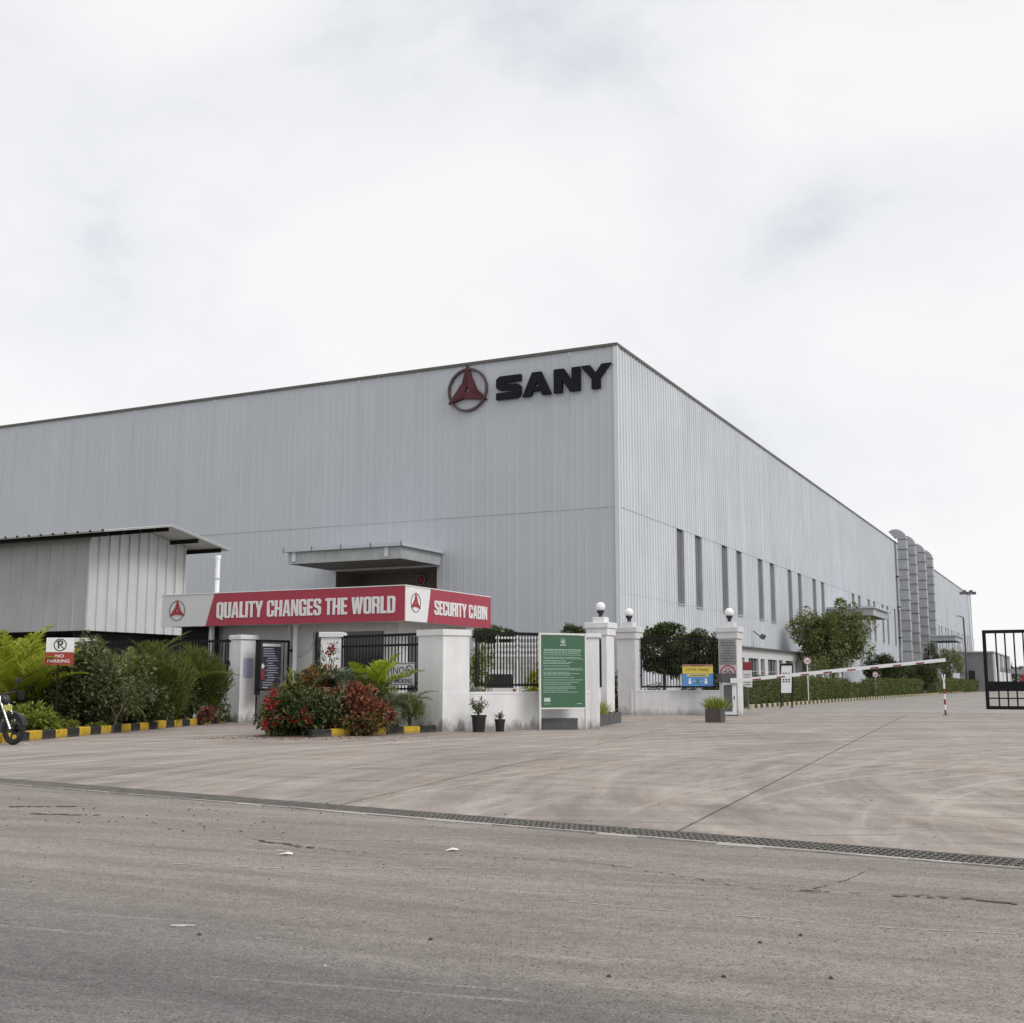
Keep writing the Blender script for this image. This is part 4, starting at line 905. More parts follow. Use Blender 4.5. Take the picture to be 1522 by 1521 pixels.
for x_, m_ in ((-.3, 'white_paint'), (0, 'cov_green'), (.3, 'white_paint')):
    b = MB(); b.box(x_-.05, x_+.05, -.086, -.0845, z0+h*.10, z0+h*.26); b.box(x_-.035, x_+.035, -.086, -.0845, z0+h*.28, z0+h*.36); b.build('pictogram', m_, cv)
b = MB(); b.box(-.22, -.08, -.086, -.0845, z0+h*.22, z0+h*.235); b.box(.08, .22, -.086, -.0845, z0+h*.22, z0+h*.235); b.build('arrow', 'white_paint', cv)
# plaque and 20 sign on the right pillar (face -x of the grid frame)
def pf_pt(s, out, z): hw = .36; return (pF[0]-U[0]*(hw+out)+V[0]*s, pF[1]-U[1]*(hw+out)+V[1]*s, z)
pq = thing('plaque', 'grey engraved plaque on the gate pillar above the 20 sign', 'plaque', pf_pt(.0, .0, 0), RZ)
za, zb = zat(987.5, 44.5), zat(951, 44.5)
MB().box(-.03, -.002, -.32, .32, za, zb).build('plate', 'plaque', pq); b = MB(); rr = random.Random(2)
for k in range(8): q = rr.uniform(.12, .26); b.box(-.033, -.0305, -q, q, zb-.12-k*.1, zb-.10-k*.1)
b.build('text_line', 'dark_text', pq)
sl = thing('speed_sign', 'square pink-white speed sign with red ring and 20 on the gate pillar', 'sign', pf_pt(0, 0, 0), RZ); za, zb = zat(1013, 44.5), zat(988.5, 44.5); zc = zat(1000.5, 44.5)
MB().box(-.03, -.002, -.32, .32, za-.1, zb).build('board', 'sign_pink', sl); link('ring', ring_mesh(.30, .045, 'ring_red', .002), sl, (-.033, 0, zc), RW)
link('lettering', text_mesh('20', 'lettering', 'logo_ring', .30, .002, .02, 1.1), sl, (-.033, 0, zc-.03), RW)
b = MB(); b.box(-.034, -.031, -.10, .10, zc+.16, zc+.18); b.box(-.034, -.031, -.08, .08, zc+.115, zc+.13); b.build('text_line', 'ring_red', sl)

# ------------------------------------------------------------------ barrier
bx, by = spot(1083.5, 43.6); ba = thing('boom_barrier', 'white and grey barrier cabinet with striped boom raised slightly', 'barrier', (bx, by, 0), RZ*0)
zt, zh = zat(1000.5, 43.6), zat(1014, 43.6)
MB().cbox(-.26, .24, -.25, .25, .05, zh-.002, .02).build('cabinet', 'barrier_white', ba); MB().cbox(-.33, .26, -.30, .30, zh, zt, .03).build('head', 'barrier_grey', ba); MB().box(-.3, .3, -.3, .3, 0, .05).build('foot', 'galv_dark', ba)
MB().box(-.22, .09, -.262, -.252, .16, zh-.1).build('door', 'barrier_grey', ba); MB().box(.15, .18, -.27, -.252, .60, .72).build('door_handle', 'dark_text', ba)
p0 = Vector((.30, -.34, zat(1011.5, 43.6))); tx, ty = spot(1405, 43.3, 2.1); p1 = Vector((tx-bx, ty-by, zat(981, 43.3)))
bo = MB().bar(p0, p1, .06, .125).build('boom', 'barrier_white', ba)
for k, f in enumerate((.09, .205, .32, .43, .545, .655, .765, .875)):
    a_ = p0.lerp(p1, f-.03+.01); b_ = p0.lerp(p1, f+.02); off = Vector((0, 0, -.03)); MB().bar(a_+off, b_+off, .066, .05).build('boom_stripe', 'post_red' if k % 2 else 'red_band', bo)
MB().tube((.12, -.36, p0.z), (.12, -.24, p0.z), .1, None, 12).build('pivot', 'galv_dark', ba); MB().bar((.02, -.34, p0.z-.01), p0, .09, .17).build('boom_clamp', 'barrier_white', ba)
px_, py_ = spot(1405.5, 44.3); bp = thing('boom_rest', 'red and white striped boom rest post with forked top', 'post', (px_, py_, 0)); zT = zat(1016, 44.3)
n = 6
for k in range(n): MB().tube((0, 0, zT*k/n), (0, 0, zT*(k+1)/n), .036, None, 12).build('band', 'post_red' if k % 2 == 0 else 'white_paint', bp)
b = MB(); b.bar((0, 0, zT), (0, 0, zT+.12), .04, .04); b.bar((-.02, 0, zT+.12), (-.06, 0, zT+.34), .03, .03); b.bar((.02, 0, zT+.12), (.05, 0, zT+.34), .03, .03); b.build('fork', 'white_paint', bp); MB().tube((0, 0, 0), (0, 0, .03), .1).build('foot', 'galv_dark', bp)

# ------------------------------------------------------------------ sliding gate at the right
gx, gy = spot(1466.5, 46.0); sg = thing('sliding_gate', 'black steel sliding gate standing open at the right edge', 'gate', (gx, gy, 0), math.atan2(-V[1], -V[0])); GLn = 6.0; zt, zb = zat(937, 46), zat(1054.5, 46)
b = MB(); b.box(0, .13, -.04, .04, zb, zt); b.box(.131, GLn, -.04, .04, zt-.13, zt); b.box(.131, GLn, -.04, .04, zb, zb+.13); b.box(GLn, GLn+.13, -.04, .04, zb, zt); b.build('frame', 'gate_black', sg)
zp0, zp1 = zat(1027.5, 46), zat(1013, 46); MB().box(.131, GLn, -.035, .035, zp0, zp1).build('kick_panel', 'gate_black', sg)
MB().box(.131, GLn, -.03, .03, zat(1039, 46), zat(1037, 46)).build('rail', 'gate_black', sg)
bu = MB().box(0, .055, -.025, .025, zp1, zt-.13).mesh('bar', 'gate_black'); bl = MB().box(0, .055, -.025, .025, zb+.13, zp0).mesh('bar', 'gate_black')
for k in range(17): x = .131+(GLn-.131)*(k+1)/18; link('bar', bu, sg, (x, 0, 0)); link('bar', bl, sg, (x, 0, 0))
for x in (1.55, GLn-.6): MB().tube((x, -.04, .1), (x, .04, .1), .1, None, 14).build('wheel', 'galv_dark', sg); MB().box(x-.14, x+.14, -.045, .045, .1, zb).build('wheel_bracket', 'gate_black', sg)

# ------------------------------------------------------------------ beds and kerbs
def bw(t, p): return (WC[0]+U[0]*t-V[0]*p, WC[1]+U[1]*t-V[1]*p)
K0, K1 = Vector((-10.30, 23.9)), Vector((-8.74, 36.7)); KD = (K1-K0).normalized()
def bed(name, P, z=.07):
    o = MB().prism(P, -.03, z).build(name, 'soil', None); o['kind'] = 'structure'; return o
bed('planting_bed', [(K0.x-.14, K0.y), (K1.x-.14, K1.y), (-9.2, 36.9), (-13.6, 37.9), (-30, 42), (-32, 30), (-17, 24.6)])
C3, C2 = Vector((-1.90, 29.2)), Vector((-4.50, 26.45)); CD = (C2-C3).normalized()
bed('planting_bed', [(C3.x-.02, C3.y+.12), (C2.x, C2.y+.14), (-5.5, 26.3), (-5.85, 26.9), (-5.3, 29.2), (-4.75, 31.7), (-2.5, 29.85)][::-1], .02)
def kerb(name, P0, D, n, w, h, L, first=0, z0=0, seq=('kerb_yellow', 'kerb_black')):
    t = thing('kerb', name, 'kerb', (P0.x, P0.y, 0), math.atan2(D.y, D.x)); ms = []
    for m in seq: ms.append(MB().cbox(0, L-.015, -w/2, w/2, -.02, h, .018).mesh('kerb_block', m))
    for k in range(n): link('kerb_block', ms[(k+first) % 2], t, (k*L, random.gauss(0, .006), random.gauss(0, .005)), (random.gauss(0, .01), 0, random.gauss(0, .012)))
    return t
kerb('yellow and black painted kerb along the left shrub bed', K0, KD, 24, .16, .19, .535)
kerb('yellow and black painted kerb around the flowering bed', C3, CD, 7, .17, .17, .54, 1)
KS = Vector(bw(2.0, 5.9)); kk = kerb('weathered pale yellow and black kerb in front of the clipped hedges', KS, Vector(U), 110, .16, .16, .55, 0, 0, ('kerb_pale', 'kerb_black'))
b = MB()
for k in range(60): x = 110*.55+k*1.1; b.box(x, x+.55, -.08, .08, 0, .15)
tag(b.build('kerb_block', 'kerb_pale', kk), kind='stuff')
bed('planting_bed', [bw(1.5, 5.8), bw(170, 5.8), bw(170, 2.4), bw(1.5, 2.4)][::1], .06)

# ------------------------------------------------------------------ plants on the left
def P3(px, d, z=.06): x, y = spot(px, d, z); return (x, y, z)
palm('palm', 'yellow green feather palm behind the motorcycle at the left edge', P3(-8, 28.0), 24, 2.75, 'lf_palm', (.95, 1.5), .75, 48, .62, .045, .3, vee=.25, sweep=.8)
palm('palm', 'yellow green feather palm just left of the no parking sign', P3(40, 28.8), 24, 2.6, 'lf_palm', (.95, 1.5), .8, 48, .60, .045, .3, vee=.25, sweep=.8)
palm('areca_palm', 'dark feathery palm clump above the round shrub, left of the feathery bushes', P3(190, 33.0), 24, 2.8, 'lf_areca', (1.0, 1.5), .8, 44, .5, .032, .2)
palm('areca_palm', 'feathery palm clump with pale tips in front of the cabin louvres', P3(243, 34.6), 24, 2.65, 'lf_areca', (1.0, 1.5), .8, 44, .5, .032, .2)
bush('round_shrub', 'large round greyish green shrub right of the no parking sign', 'shrub', P3(150, 29.0), (1.2, .95, 1.08), 9500, .12, .055, 'lf_shrub', 60, .30, inner=.62)
needles('feathery_bush', 'soft dark feathery bush beside the round shrub', 'bush', P3(232, 32.6), (.95, .7, .95), 15000, .24, .016, 'lf_needle')
needles('feathery_bush', 'soft dark feathery bush next to the torn notice pillar', 'bush', P3(283, 35.0), (1.1, .7, 1.0), 16000, .24, .016, 'lf_needle')
bush('low_shrub', 'small dark low shrub at the foot of the torn notice pillar', 'shrub', P3(322, 35.2), (.42, .35, .42), 1300, .09, .04, 'lf_dark', 14)
bush('pink_plant', 'little dull pink leaved plant in front of the feathery bush', 'plant', P3(305, 34.0), (.28, .25, .26), 420, .09, .045, 'lf_copper', 9)
bush('ground_cover', 'bright lime low foliage behind the motorcycle wheel', 'plant', P3(46, 26.2), (.62, .45, .30), 1700, .12, .05, 'lf_lime', 20, up=.5)
bush('ground_cover', 'small lime tuft at the kerb under the round shrub', 'plant', P3(104, 27.4), (.28, .2, .14), 350, .10, .045, 'lf_lime', 8, up=.5)
bush('ground_cover', 'small lime tuft at the kerb right of the leaning twig', 'plant', P3(143, 28.4), (.25, .2, .12), 260, .10, .045, 'lf_lime', 8, up=.5)
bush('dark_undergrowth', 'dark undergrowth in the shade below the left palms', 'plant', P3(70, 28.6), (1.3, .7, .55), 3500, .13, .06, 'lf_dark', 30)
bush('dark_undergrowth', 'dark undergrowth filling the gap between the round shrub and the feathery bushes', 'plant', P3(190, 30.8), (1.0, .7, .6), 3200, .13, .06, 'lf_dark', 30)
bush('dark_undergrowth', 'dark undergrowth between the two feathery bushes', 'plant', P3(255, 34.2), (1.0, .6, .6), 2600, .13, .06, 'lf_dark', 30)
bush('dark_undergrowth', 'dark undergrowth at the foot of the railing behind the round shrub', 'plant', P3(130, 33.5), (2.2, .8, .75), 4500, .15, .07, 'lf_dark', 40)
t = thing('clipped_tree', 'small flat clipped tree behind the left railing beside the pillar', 'tree', P3(326, 38.2, 0)); limbs(t, (0, 0, 0), (0, 0, 1.7), .04, (0, 0, 1.75), (.4, .3, .15), 5); crown(t, (0, 0, 1.78), (.42, .35, .2), 1000, .07, .03, 'lf_dark', 14, zmin=1.4)
b = MB().path([(0, 0, 0), (.12, 0, .35), (.3, .05, .75)], .014, 5).path([(.12, 0, .35), (-.05, .03, .6)], .009, 5); o = b.build('stick', 'bark', None, P3(165, 27.6, .05)); tag(o, 'bare brown twig leaning at the kerb under the round shrub', 'twig')

bush('ground_cover', 'wide dark ground cover far left behind the motorcycle', 'plant', (-15.0, 28.5, .06), (2.6, 1.8, .4), 3500, .16, .07, 'lf_dark', 40, up=.5)
bush('ground_cover', 'green ground cover far left in front of the plinth wall', 'plant', (-18.5, 32.5, .06), (3.2, 2.2, .55), 4000, .18, .08, 'lf_hedge', 40, up=.5)

# ------------------------------------------------------------------ flowering bed in the middle
def blossoms(parent, pts, n, m, L=.085, Wd=.055, spread=.06):
    for c in pts:
        P = np.array(c)+rng.normal(size=(n, 3))*spread; D = rng.normal(size=(n, 3))+np.array([0, -.3, .3]); leaves('flower', P, D, rng.normal(size=(n, 3)), L*rng.uniform(.7, 1.2, n), Wd, m, parent)
t = bush('poinsettia', 'green bush with deep red flowers at the left end of the flower bed', 'bush', P3(436, 27.0), (.80, .6, .48), 3000, .125, .06, 'lf_poin', 40, .34, inner=.5)
blossoms(t, [(-.55, -.35, .75), (-.35, -.45, .68), (-.62, -.3, .25), (-.55, -.4, .2), (-.15, -.5, .36), (.3, -.5, .42), (-.48, -.4, .62), (-.3, -.45, .3), (.05, -.52, .30), (-.4, -.3, .92), (.45, -.5, .3)], 22, 'lf_red')
bush('croton', 'variegated green and rust bush rising behind the red flowers', 'bush', P3(470, 28.4), (1.0, .65, .74), 4200, .135, .06, 'lf_croton', 50, .34, inner=.5)
bush('rust_leaf_shrub', 'rust red leaved shrub in front of the middle white pillar', 'shrub', P3(474, 28.2), (.42, .3, .80), 560, .12, .05, 'lf_rust', 14, inner=.8)
bush('mixed_leaf_shrub', 'loose pale green shrub filling between the red flowers and the copper mound', 'shrub', P3(486, 27.3), (.62, .42, .50), 1900, .13, .05, 'lf_shrub', 26, .36)
bush('mixed_leaf_shrub', 'dark green shrub under the lime palm by the copper mound', 'shrub', P3(566, 28.6), (.62, .42, .52), 1900, .13, .05, 'lf_poin', 26, .36)
bush('copperleaf', 'coppery brown leaved mound in front of the fan palm', 'shrub', P3(527, 27.45), (.86, .45, .52), 3300, .125, .06, 'lf_copper', 44, .34, inner=.55)
bush('low_shrub', 'low green and brown skirt of leaves by the single yellow kerb block', 'shrub', P3(540, 27.15), (.62, .3, .28), 1000, .12, .05, 'lf_croton', 18)
bush('lime_plant', 'small lime green leaf rosette left of the croton', 'plant', P3(430, 28.0), (.22, .2, .62), 160, .18, .055, 'lf_lime', 4, inner=.85)
bush('white_flower_plant', 'little plant with white and pale blooms at the left tip of the flower bed', 'plant', P3(402, 26.9), (.26, .22, .36), 260, .10, .045, 'lf_grass', 8)
palm('cycad_palm', 'bright lime palm fanning over the copper mound by the no smoking board', P3(549, 28.6), 14, 1.4, 'lf_cycad', (.55, 1.2), .35, 44, .46, .034, .8, .09, .6, .8)
palm('fan_palm', 'grey green fan palm left of the lime palm', P3(512, 28.0), 20, .95, 'lf_greyfan', (.2, 1.4), 1.4, 26, .34, .026, 1.0, .06)
palm('fan_palm', 'grey green low palm beside the yellow kerb blocks', P3(574, 28.0), 18, .75, 'lf_greyfan', (.3, 1.3), 1.6, 24, .28, .024, .55, .05)
palm('areca_palm', 'dark green upright palm under the no smoking board', P3(582, 29.0), 18, 1.5, 'lf_areca', (.8, 1.4), .9, 30, .36, .026, .1)
needles('feathery_bush', 'thin grey green feathery bush at the foot of the corner pillar', 'bush', P3(610, 29.05), (.34, .28, .42), 1500, .17, .012, 'lf_needle')
t = thing('rose_bush', 'tall thin rose stem with one dark red bloom by the middle pillar', 'rose', P3(486, 29.4)); b = MB(); b.path([(0, 0, 0), (.03, 0, .9), (.0, 0, 1.5), (.06, 0, 1.98)], .012); b.path([(0, 0, 1.5), (-.15, 0, 1.95), (-.2, 0, 2.1)], .007); b.path([(.01, 0, 1.2), (.15, 0, 1.7)], .007); b.build('stem', 'stem_green', t)
crown(t, (0, 0, 1.7), (.24, .2, .45), 130, .09, .045, 'lf_small', 10, name='foliage'); blossoms(t, [(.06, -.03, 1.98), (.05, -.03, 1.90)], 26, 'lf_red', .09, .06, .05)

n = 420; P = np.stack([rng.normal(-4.6, 1.5, n), rng.normal(26.2, .8, n), np.full(n, .008)], 1); k = (P[:, 1] < 26.9+.9*(P[:, 0]+4.3)*(P[:, 0] > -4.3)) & (P[:, 0] > -7); P = P[k]; n = len(P)
D = rng.normal(size=(n, 3)); D[:, 2] = rng.random(n)*.2; tag(leaves('fallen_leaves', P, D, np.tile([0, 0, 1.], (n, 1))+rng.normal(size=(n, 3))*.25, rng.uniform(.03, .08, n), .03, 'lf_copper'), kind='stuff')

# ------------------------------------------------------------------ pots and planters
def pot(px, d, r, h, label, nl, spread, L, m):
    x, y = spot(px, d); t = thing('flower_pot', label, 'flower pot', (x, y, 0)); MB().lathe([(r*.78, 0), (r*.97, h-.05), (r*1.06, h-.05), (r*1.06, h), (r*.95, h), (r*.9, h-.06)], n=20).build('pot', 'pot_black', t)
    MB().lathe([(r*.9, h-.07), (.01, h-.04)], n=14).build('soil', 'soil', t); b = MB(); P = []
    for i in range(nl):
        a, s = random.uniform(0, 2*PI), random.uniform(.3, 1); e = (spread[0]*s*math.cos(a), spread[0]*s*math.sin(a), h+spread[1]*random.uniform(.45, 1)); m_ = (e[0]*.4, e[1]*.4, h+(e[2]-h)*.6); b.path([(0, 0, h-.05), m_, e], .007, 5)
        for q in np.linspace(.3, 1, 9): P.append([e[0]*q, e[1]*q, h+(e[2]-h)*q])
    b.build('stem', 'bark', t); P = np.repeat(np.array(P), 3, 0)+rng.normal(size=(len(P)*3, 3))*.03; D = rng.normal(size=P.shape); D[:, 2] += .4
    leaves('foliage', P, D, rng.normal(size=P.shape), L, L*.45, m, t)
pot(711.5, 29.35, .185, .41, 'larger black flower pot with a small leafy plant by the white wall', 10, (.27, .46), .075, 'lf_small')
pot(743, 29.6, .13, .30, 'smaller black flower pot with a stubby plant by the white wall', 6, (.16, .16), .05, 'lf_small')
def planter(label, p0, p1, w, h, m='planter_grey', grass=None):
    L = math.hypot(p1[0]-p0[0], p1[1]-p0[1]); t = thing('planter', label, 'planter', (*p0, 0), math.atan2(p1[1]-p0[1], p1[0]-p0[0]))
    b = MB(); q = .035
    b.box(0, L, 0, q, 0, h); b.box(0, L, w-q, w, 0, h); b.box(0, q, q, w-q, 0, h); b.box(L-q, L, q, w-q, 0, h); b.build('trough', m, t); MB().box(q, L-q, q, w-q, 0, h-.05).build('soil', 'soil', t)
    MB().box(-.008, L+.008, -.008, .0, h-.05, h+.004).build('rim', m, t)
    if grass:
        for i in range(grass): tuft(t, (L*(.18+.64*(i+.5)/grass), w/2, h-.05), 90, .44, .02, 'lf_grass', .10, 'grass_blades', 1.0)
    return t
a_ = spot(806, 30.62); planter('long dark grey planter trough under the green signboard', a_, (a_[0]+.92, a_[1]+.12), .28, .29)
planter('dark grey planter trough with pale grass, right of the green signboard', (2.28, 32.3), (2.80, 34.25), .27, .32, grass=4)
planter('empty dark grey planter trough at the foot of the first globe pillar', (2.83, 34.4), (3.34, 36.3), .40, .32)
a_ = spot(1048, 36.4); pl = thing('planter', 'brown square planter with lime grass in front of the barrier', 'planter', (*a_, 0), -.42)
MB().cbox(0, .50, 0, .55, 0, .42, .02).build('trough', 'planter_brown', pl)
for q in ((.2, .2), (.35, .3), (.25, .4)): tuft(pl, (*q, .38), 120, .42, .024, 'lf_lime', .12, 'grass_blades', .8)

# ------------------------------------------------------------------ behind the fences
tree('dark_tree', 'dark tree crown showing above the railing right of SECURITY CABIN', 'tree', P3(733, 56, 0), 3.95, (1.0, .9, .5), 2.6, 2600, .2, .06, 'lf_dark', .06, 30, .3)
tree('dark_tree', 'dark tree crown showing above the green signboard', 'tree', P3(850, 47, 0), 3.45, (.95, .8, .7), 1.9, 3000, .16, .06, 'lf_dark', .06, 30, .3)
bush('lime_bush', 'yellow green bush behind the railing beside the corner pillar', 'bush', P3(714, 38, 0), (.42, .35, 1.25), 1100, .16, .05, 'lf_lime', 26)
bush('lime_bush', 'low yellow green bush behind the railing next to the signboard', 'bush', P3(797, 36, 0), (.42, .35, .85), 1500, .14, .045, 'lf_palm', 20)
bush('garden_shrub', 'dark green shrub behind the gate railing between the first two globe pillars', 'shrub', P3(917, 47, 0), (.5, .5, .9), 1500, .12, .05, 'lf_dark', 20)
x, y = spot(702, 55); bs = thing('block_stack', 'stacked courses of pale blocks behind the bar railing', 'block stack', (x, y, 0)); bm = MB().cbox(.01, .47, 0, .3, .0, .2, .012).mesh('block', 'block_white')
for r in range(13):
    for k in range(6): link('block', bm, bs, (k*.49+(.2 if r % 2 else 0), random.gauss(0, .015), r*.235))
x, y = spot(738, 52.5); tr = thing('trellis', 'white slatted timber screen standing behind the bar railing', 'screen', (x, y, 0))
for k in range(3): MB().box(k*.9, k*.9+.09, -.05, .05, 0, 3.35).build('post', 'white_paint', tr)
for k in range(4): MB().box(-.05, 1.95, -.09, -.055, 2.35+k*.26, 2.45+k*.26).build('slat', 'white_paint', tr)
# white microvan
x, y = spot(741, 47.5); cr_ = thing('parked_van', 'white microvan parked behind the bar railing, rear towards the road', 'van', (x, y, 0), .06)
prof = [(-.68, .35), (.68, .35), (.70, .95), (.60, 1.62), (.5, 1.72), (-.5, 1.72), (-.60, 1.62), (-.70, .95)]
b = MB(); n = len(prof); ys = [(0, .97), (.12, 1), (2.6, 1), (3.3, .9)]
for yy, s in ys: b.v += [(px*s, yy, z if yy < 3 else min(z, 1.1)) for px, z in prof]
for i in range(len(ys)-1):
    for k in range(n): j = (k+1) % n; b.f.append((i*n+k, i*n+j, (i+1)*n+j, (i+1)*n+k))
b.f.append(tuple(range(n-1, -1, -1))); b.f.append(tuple(range((len(ys)-1)*n, len(ys)*n))); b.build('body', 'car_white', cr_)
MB().add([(-.60, -.012, 1.0), (.60, -.012, 1.0), (.53, -.012, 1.54), (-.53, -.012, 1.54)], [(0, 1, 2, 3)]).build('rear_window', 'glass_dark', cr_)
for s in (-1, 1):
    MB().box(s*.63-.05, s*.63+.05, -.03, -.005, .72, .95).build('tail_lamp', 'tail_red', cr_)
    for yy in (.6, 2.6): MB().lathe([(.1, -.08), (.27, -.08), (.27, .08), (.1, .08)], n=18).build('wheel', 'tyre', cr_, (s*.6, yy, .27), (0, PI/2, 0))
MB().box(-.68, .68, -.06, -.01, .38, .55).build('bumper', 'planter_grey', cr_)
MB().box(-.18, .18, -.068, -.061, .42, .52).build('number_plate', 'white_paint', cr_)

# clipped trees behind the tall fence
tree('clipped_tree', 'round clipped tree behind the tall fence, right of the left globe lamp', 'tree', P3(988, 50, 0), 3.8, (1.25, 1.05, 1.15), .8, 12000, .15, .065, 'lf_dark', .09, 55, .26, 'clipped trees behind the tall fence', .62)
tree('clipped_tree', 'lower clipped tree behind the tall fence, next to the plaque pillar', 'tree', P3(1050, 51, 0), 3.5, (1.2, 1.0, 1.05), .8, 10000, .15, .065, 'lf_dark', .08, 50, .26, 'clipped trees behind the tall fence', .62)
bush('garden_shrub', 'low shrub in front of the clipped trees behind the COVID-19 sign', 'shrub', P3(1060, 47.5, 0), (1.2, .6, .72), 3200, .14, .06, 'lf_dark', 26)
bush('garden_shrub', 'low olive shrub behind the tall fence below the round clipped tree', 'shrub', P3(968, 48.5, 0), (.55, .5, .62), 1300, .12, .05, 'lf_shrub', 20)

# hedges, trees and signs along the hall
def hedge(label, t0, t1, p, w, h, n, L=.12):
    x, y = bw(t0, p); t = thing('hedge', label, 'hedge', (x, y, 0), RZ, 'clipped hedges along the factory road'); ln = t1-t0
    MB().cbox(.12, ln-.12, -w/2+.14, w/2-.14, .05, h-.15, .1).build('branches', 'stem_green', t)
    k = rng.random(n); P = np.empty((n, 3)); D = np.empty((n, 3)); fx = rng.random(n)*ln; fy = (rng.random(n)-.5)*w; fz = rng.random(n)*h
    A, B, Cc = h*ln, w*ln, w*h; tot = A+B+Cc
    side = k < A/tot; top = (k >= A/tot) & (k < (A+B)/tot); end = ~side & ~top
    P[:] = np.stack([fx, fy, fz], 1); D[:] = 0
    P[side, 1] = -w/2; D[side, 1] = -1; P[top, 2] = h; D[top, 2] = 1; s = rng.random(end.sum()) < .8; P[end, 0] = np.where(s, 0, ln); D[end, 0] = np.where(s, -1, 1)
    bump = .10*np.sin(P[:, 0]*1.9+P[:, 2]*2)+.06*np.sin(P[:, 0]*4.7+1); P += D*bump[:, None]-D*(rng.random((n, 1))**2*.22)+rng.normal(size=(n, 3))*.04
    D = D*.8+rng.normal(size=(n, 3))*.6; D[:, 2] += .35
    leaves('foliage', P, D, rng.normal(size=(n, 3))+np.array([0, 0, .8]), L*rng.uniform(.7, 1.3, n), L*.5, 'lf_hedge', t)
hedge('long clipped hedge starting behind the barrier pillar', 3.0, 17.5, 4.95, 1.1, 1.36, 9000)
hedge('clipped hedge run between the poster board and the big tree', 18, 30.5, 4.95, 1.1, 1.30, 7500)
hedge('low straggling hedge under the big tree', 31.2, 39, 4.95, 1.1, 1.0, 3500)
hedge('box of clipped hedge behind the farther round 20 sign', 41, 55, 5.0, 1.3, 1.35, 5500, .14)
hedge('box of clipped hedge left of the dark ball tree', 56.3, 69, 5.0, 1.3, 1.35, 4500, .15)
hedge('far clipped hedge behind the striped boom rest', 80, 104, 5.2, 1.4, 1.4, 5000, .18)
hedge('farther clipped hedge left of the sliding gate', 105, 130, 5.4, 1.5, 1.4, 4000, .2)
hedge('farthest clipped hedge touching the sliding gate edge', 131, 162, 5.8, 1.6, 1.5, 4000, .22)
x, y = bw(34.4, 3.6); tree('big_tree', 'bushy green tree in front of the factory side wall', 'tree', (x, y, 0), 7.3, (3.25, 2.8, 2.75), 1.0, 20000, .25, .085, 'lf_tree', .16, 90, .22, None, .3)
x, y = bw(29.0, 4.0); bush('sparse_tree', 'thin sparse shrub left of the big bushy tree', 'shrub', (x, y, 0), (1.3, 1.1, 1.75), 1500, .15, .06, 'lf_tree', 26, .3, inner=.6)
x, y = bw(59, 3.4); tree('ball_tree', 'broad dark clipped tree behind the box hedge below the ducts', 'tree', (x, y, 0), 3.75, (1.9, 1.7, 1.25), .8, 9000, .18, .08, 'lf_dark', .1, 60, .26, 'dark ball trees along the hall', .62)
x, y = bw(81, 4.0); tree('ball_tree', 'round dark ball tree below the ducts', 'tree', (x, y, 0), 3.55, (1.75, 1.6, 1.65), .2, 10000, .19, .08, 'lf_dark', .12, 60, .26, 'dark ball trees along the hall', .62)
x, y = bw(70, 3.8); tree('ball_tree', 'lower dark tree between the box hedges under the boom', 'tree', (x, y, 0), 3.1, (1.6, 1.4, 1.3), .5, 6500, .19, .08, 'lf_dark', .1, 40, .26, 'dark ball trees along the hall', .62)
x, y = bw(108, 4.2); tree('small_tree', 'small light green tree past the tip of the boom', 'tree', (x, y, 0), 6.0, (2.1, 2.0, 2.3), 1.0, 5500, .24, .09, 'lf_tree', .12, 45, .3)
x, y = bw(104, 2.6); tree('small_tree', 'narrow dark tree behind the tip of the boom', 'tree', (x, y, 0), 6.2, (1.0, 1.0, 2.4), 1.0, 2200, .24, .09, 'lf_dark', .1, 26, .3)
def round_sign(label, p, zc, r):
    t = thing('speed_sign', label, 'sign', (*p, 0), -.05); MB().tube((0, .03, 0), (0, .03, zc), .04).build('post', 'white_post', t)
    link('disc', loops_mesh([circle(r)], 'disc', 'white_paint', 1, 1, .01), t, (0, -.03, zc), frontal()); link('ring', ring_mesh(r*.97, r*.2, 'ring_red', .003), t, (0, -.045, zc), frontal()); link('lettering', text_mesh('20', 'lettering', 'dark_text', r*1.05, .002, .02), t, (0, -.045, zc-.02), frontal())
round_sign('round 20 speed sign on a white post in front of the big tree', spot(1202, 69.5), zat(982.5, 69.5), .23)
round_sign('smaller round 20 speed sign standing at the box hedge', spot(1302.5, 93), zat(1003, 93), .24)
x, y = spot(1112.5, 53); t = thing('info_sign', 'narrow white sign with a red top just right of the barrier pillar', 'sign', (x, y, 0)); MB().box(-.2, .2, -.02, .02, 1.0, 1.75).build('board', 'sign_grey', t); MB().box(-.2, .2, -.02, .02, 1.752, 2.12).build('red_board', 'red_band', t); MB().tube((0, .04, 0), (0, .04, 2.0), .03).build('post', 'galv_dark', t)
b = MB()
for k in range(5): b.box(-.15, .13, -.024, -.0205, 1.1+k*.11, 1.13+k*.11)
b.build('text_line', 'dark_text', t)
x, y = spot(1170, 57); t = thing('poster_board', 'leaning white poster board with black frame before the hedge', 'notice board', (x, y, 0), .08); za, zb = zat(1030, 57), zat(989, 57)
pb = MB().add([(-.30, -.1, za), (.20, -.1, za), (.32, .05, zb), (-.20, .05, zb), (-.30, -.06, za), (.20, -.06, za), (.32, .09, zb), (-.20, .09, zb)], [(0, 1, 2, 3), (7, 6, 5, 4), (0, 4, 5, 1), (1, 5, 6, 2), (2, 6, 7, 3), (3, 7, 4, 0)]).build('poster', 'sign_grey', t)
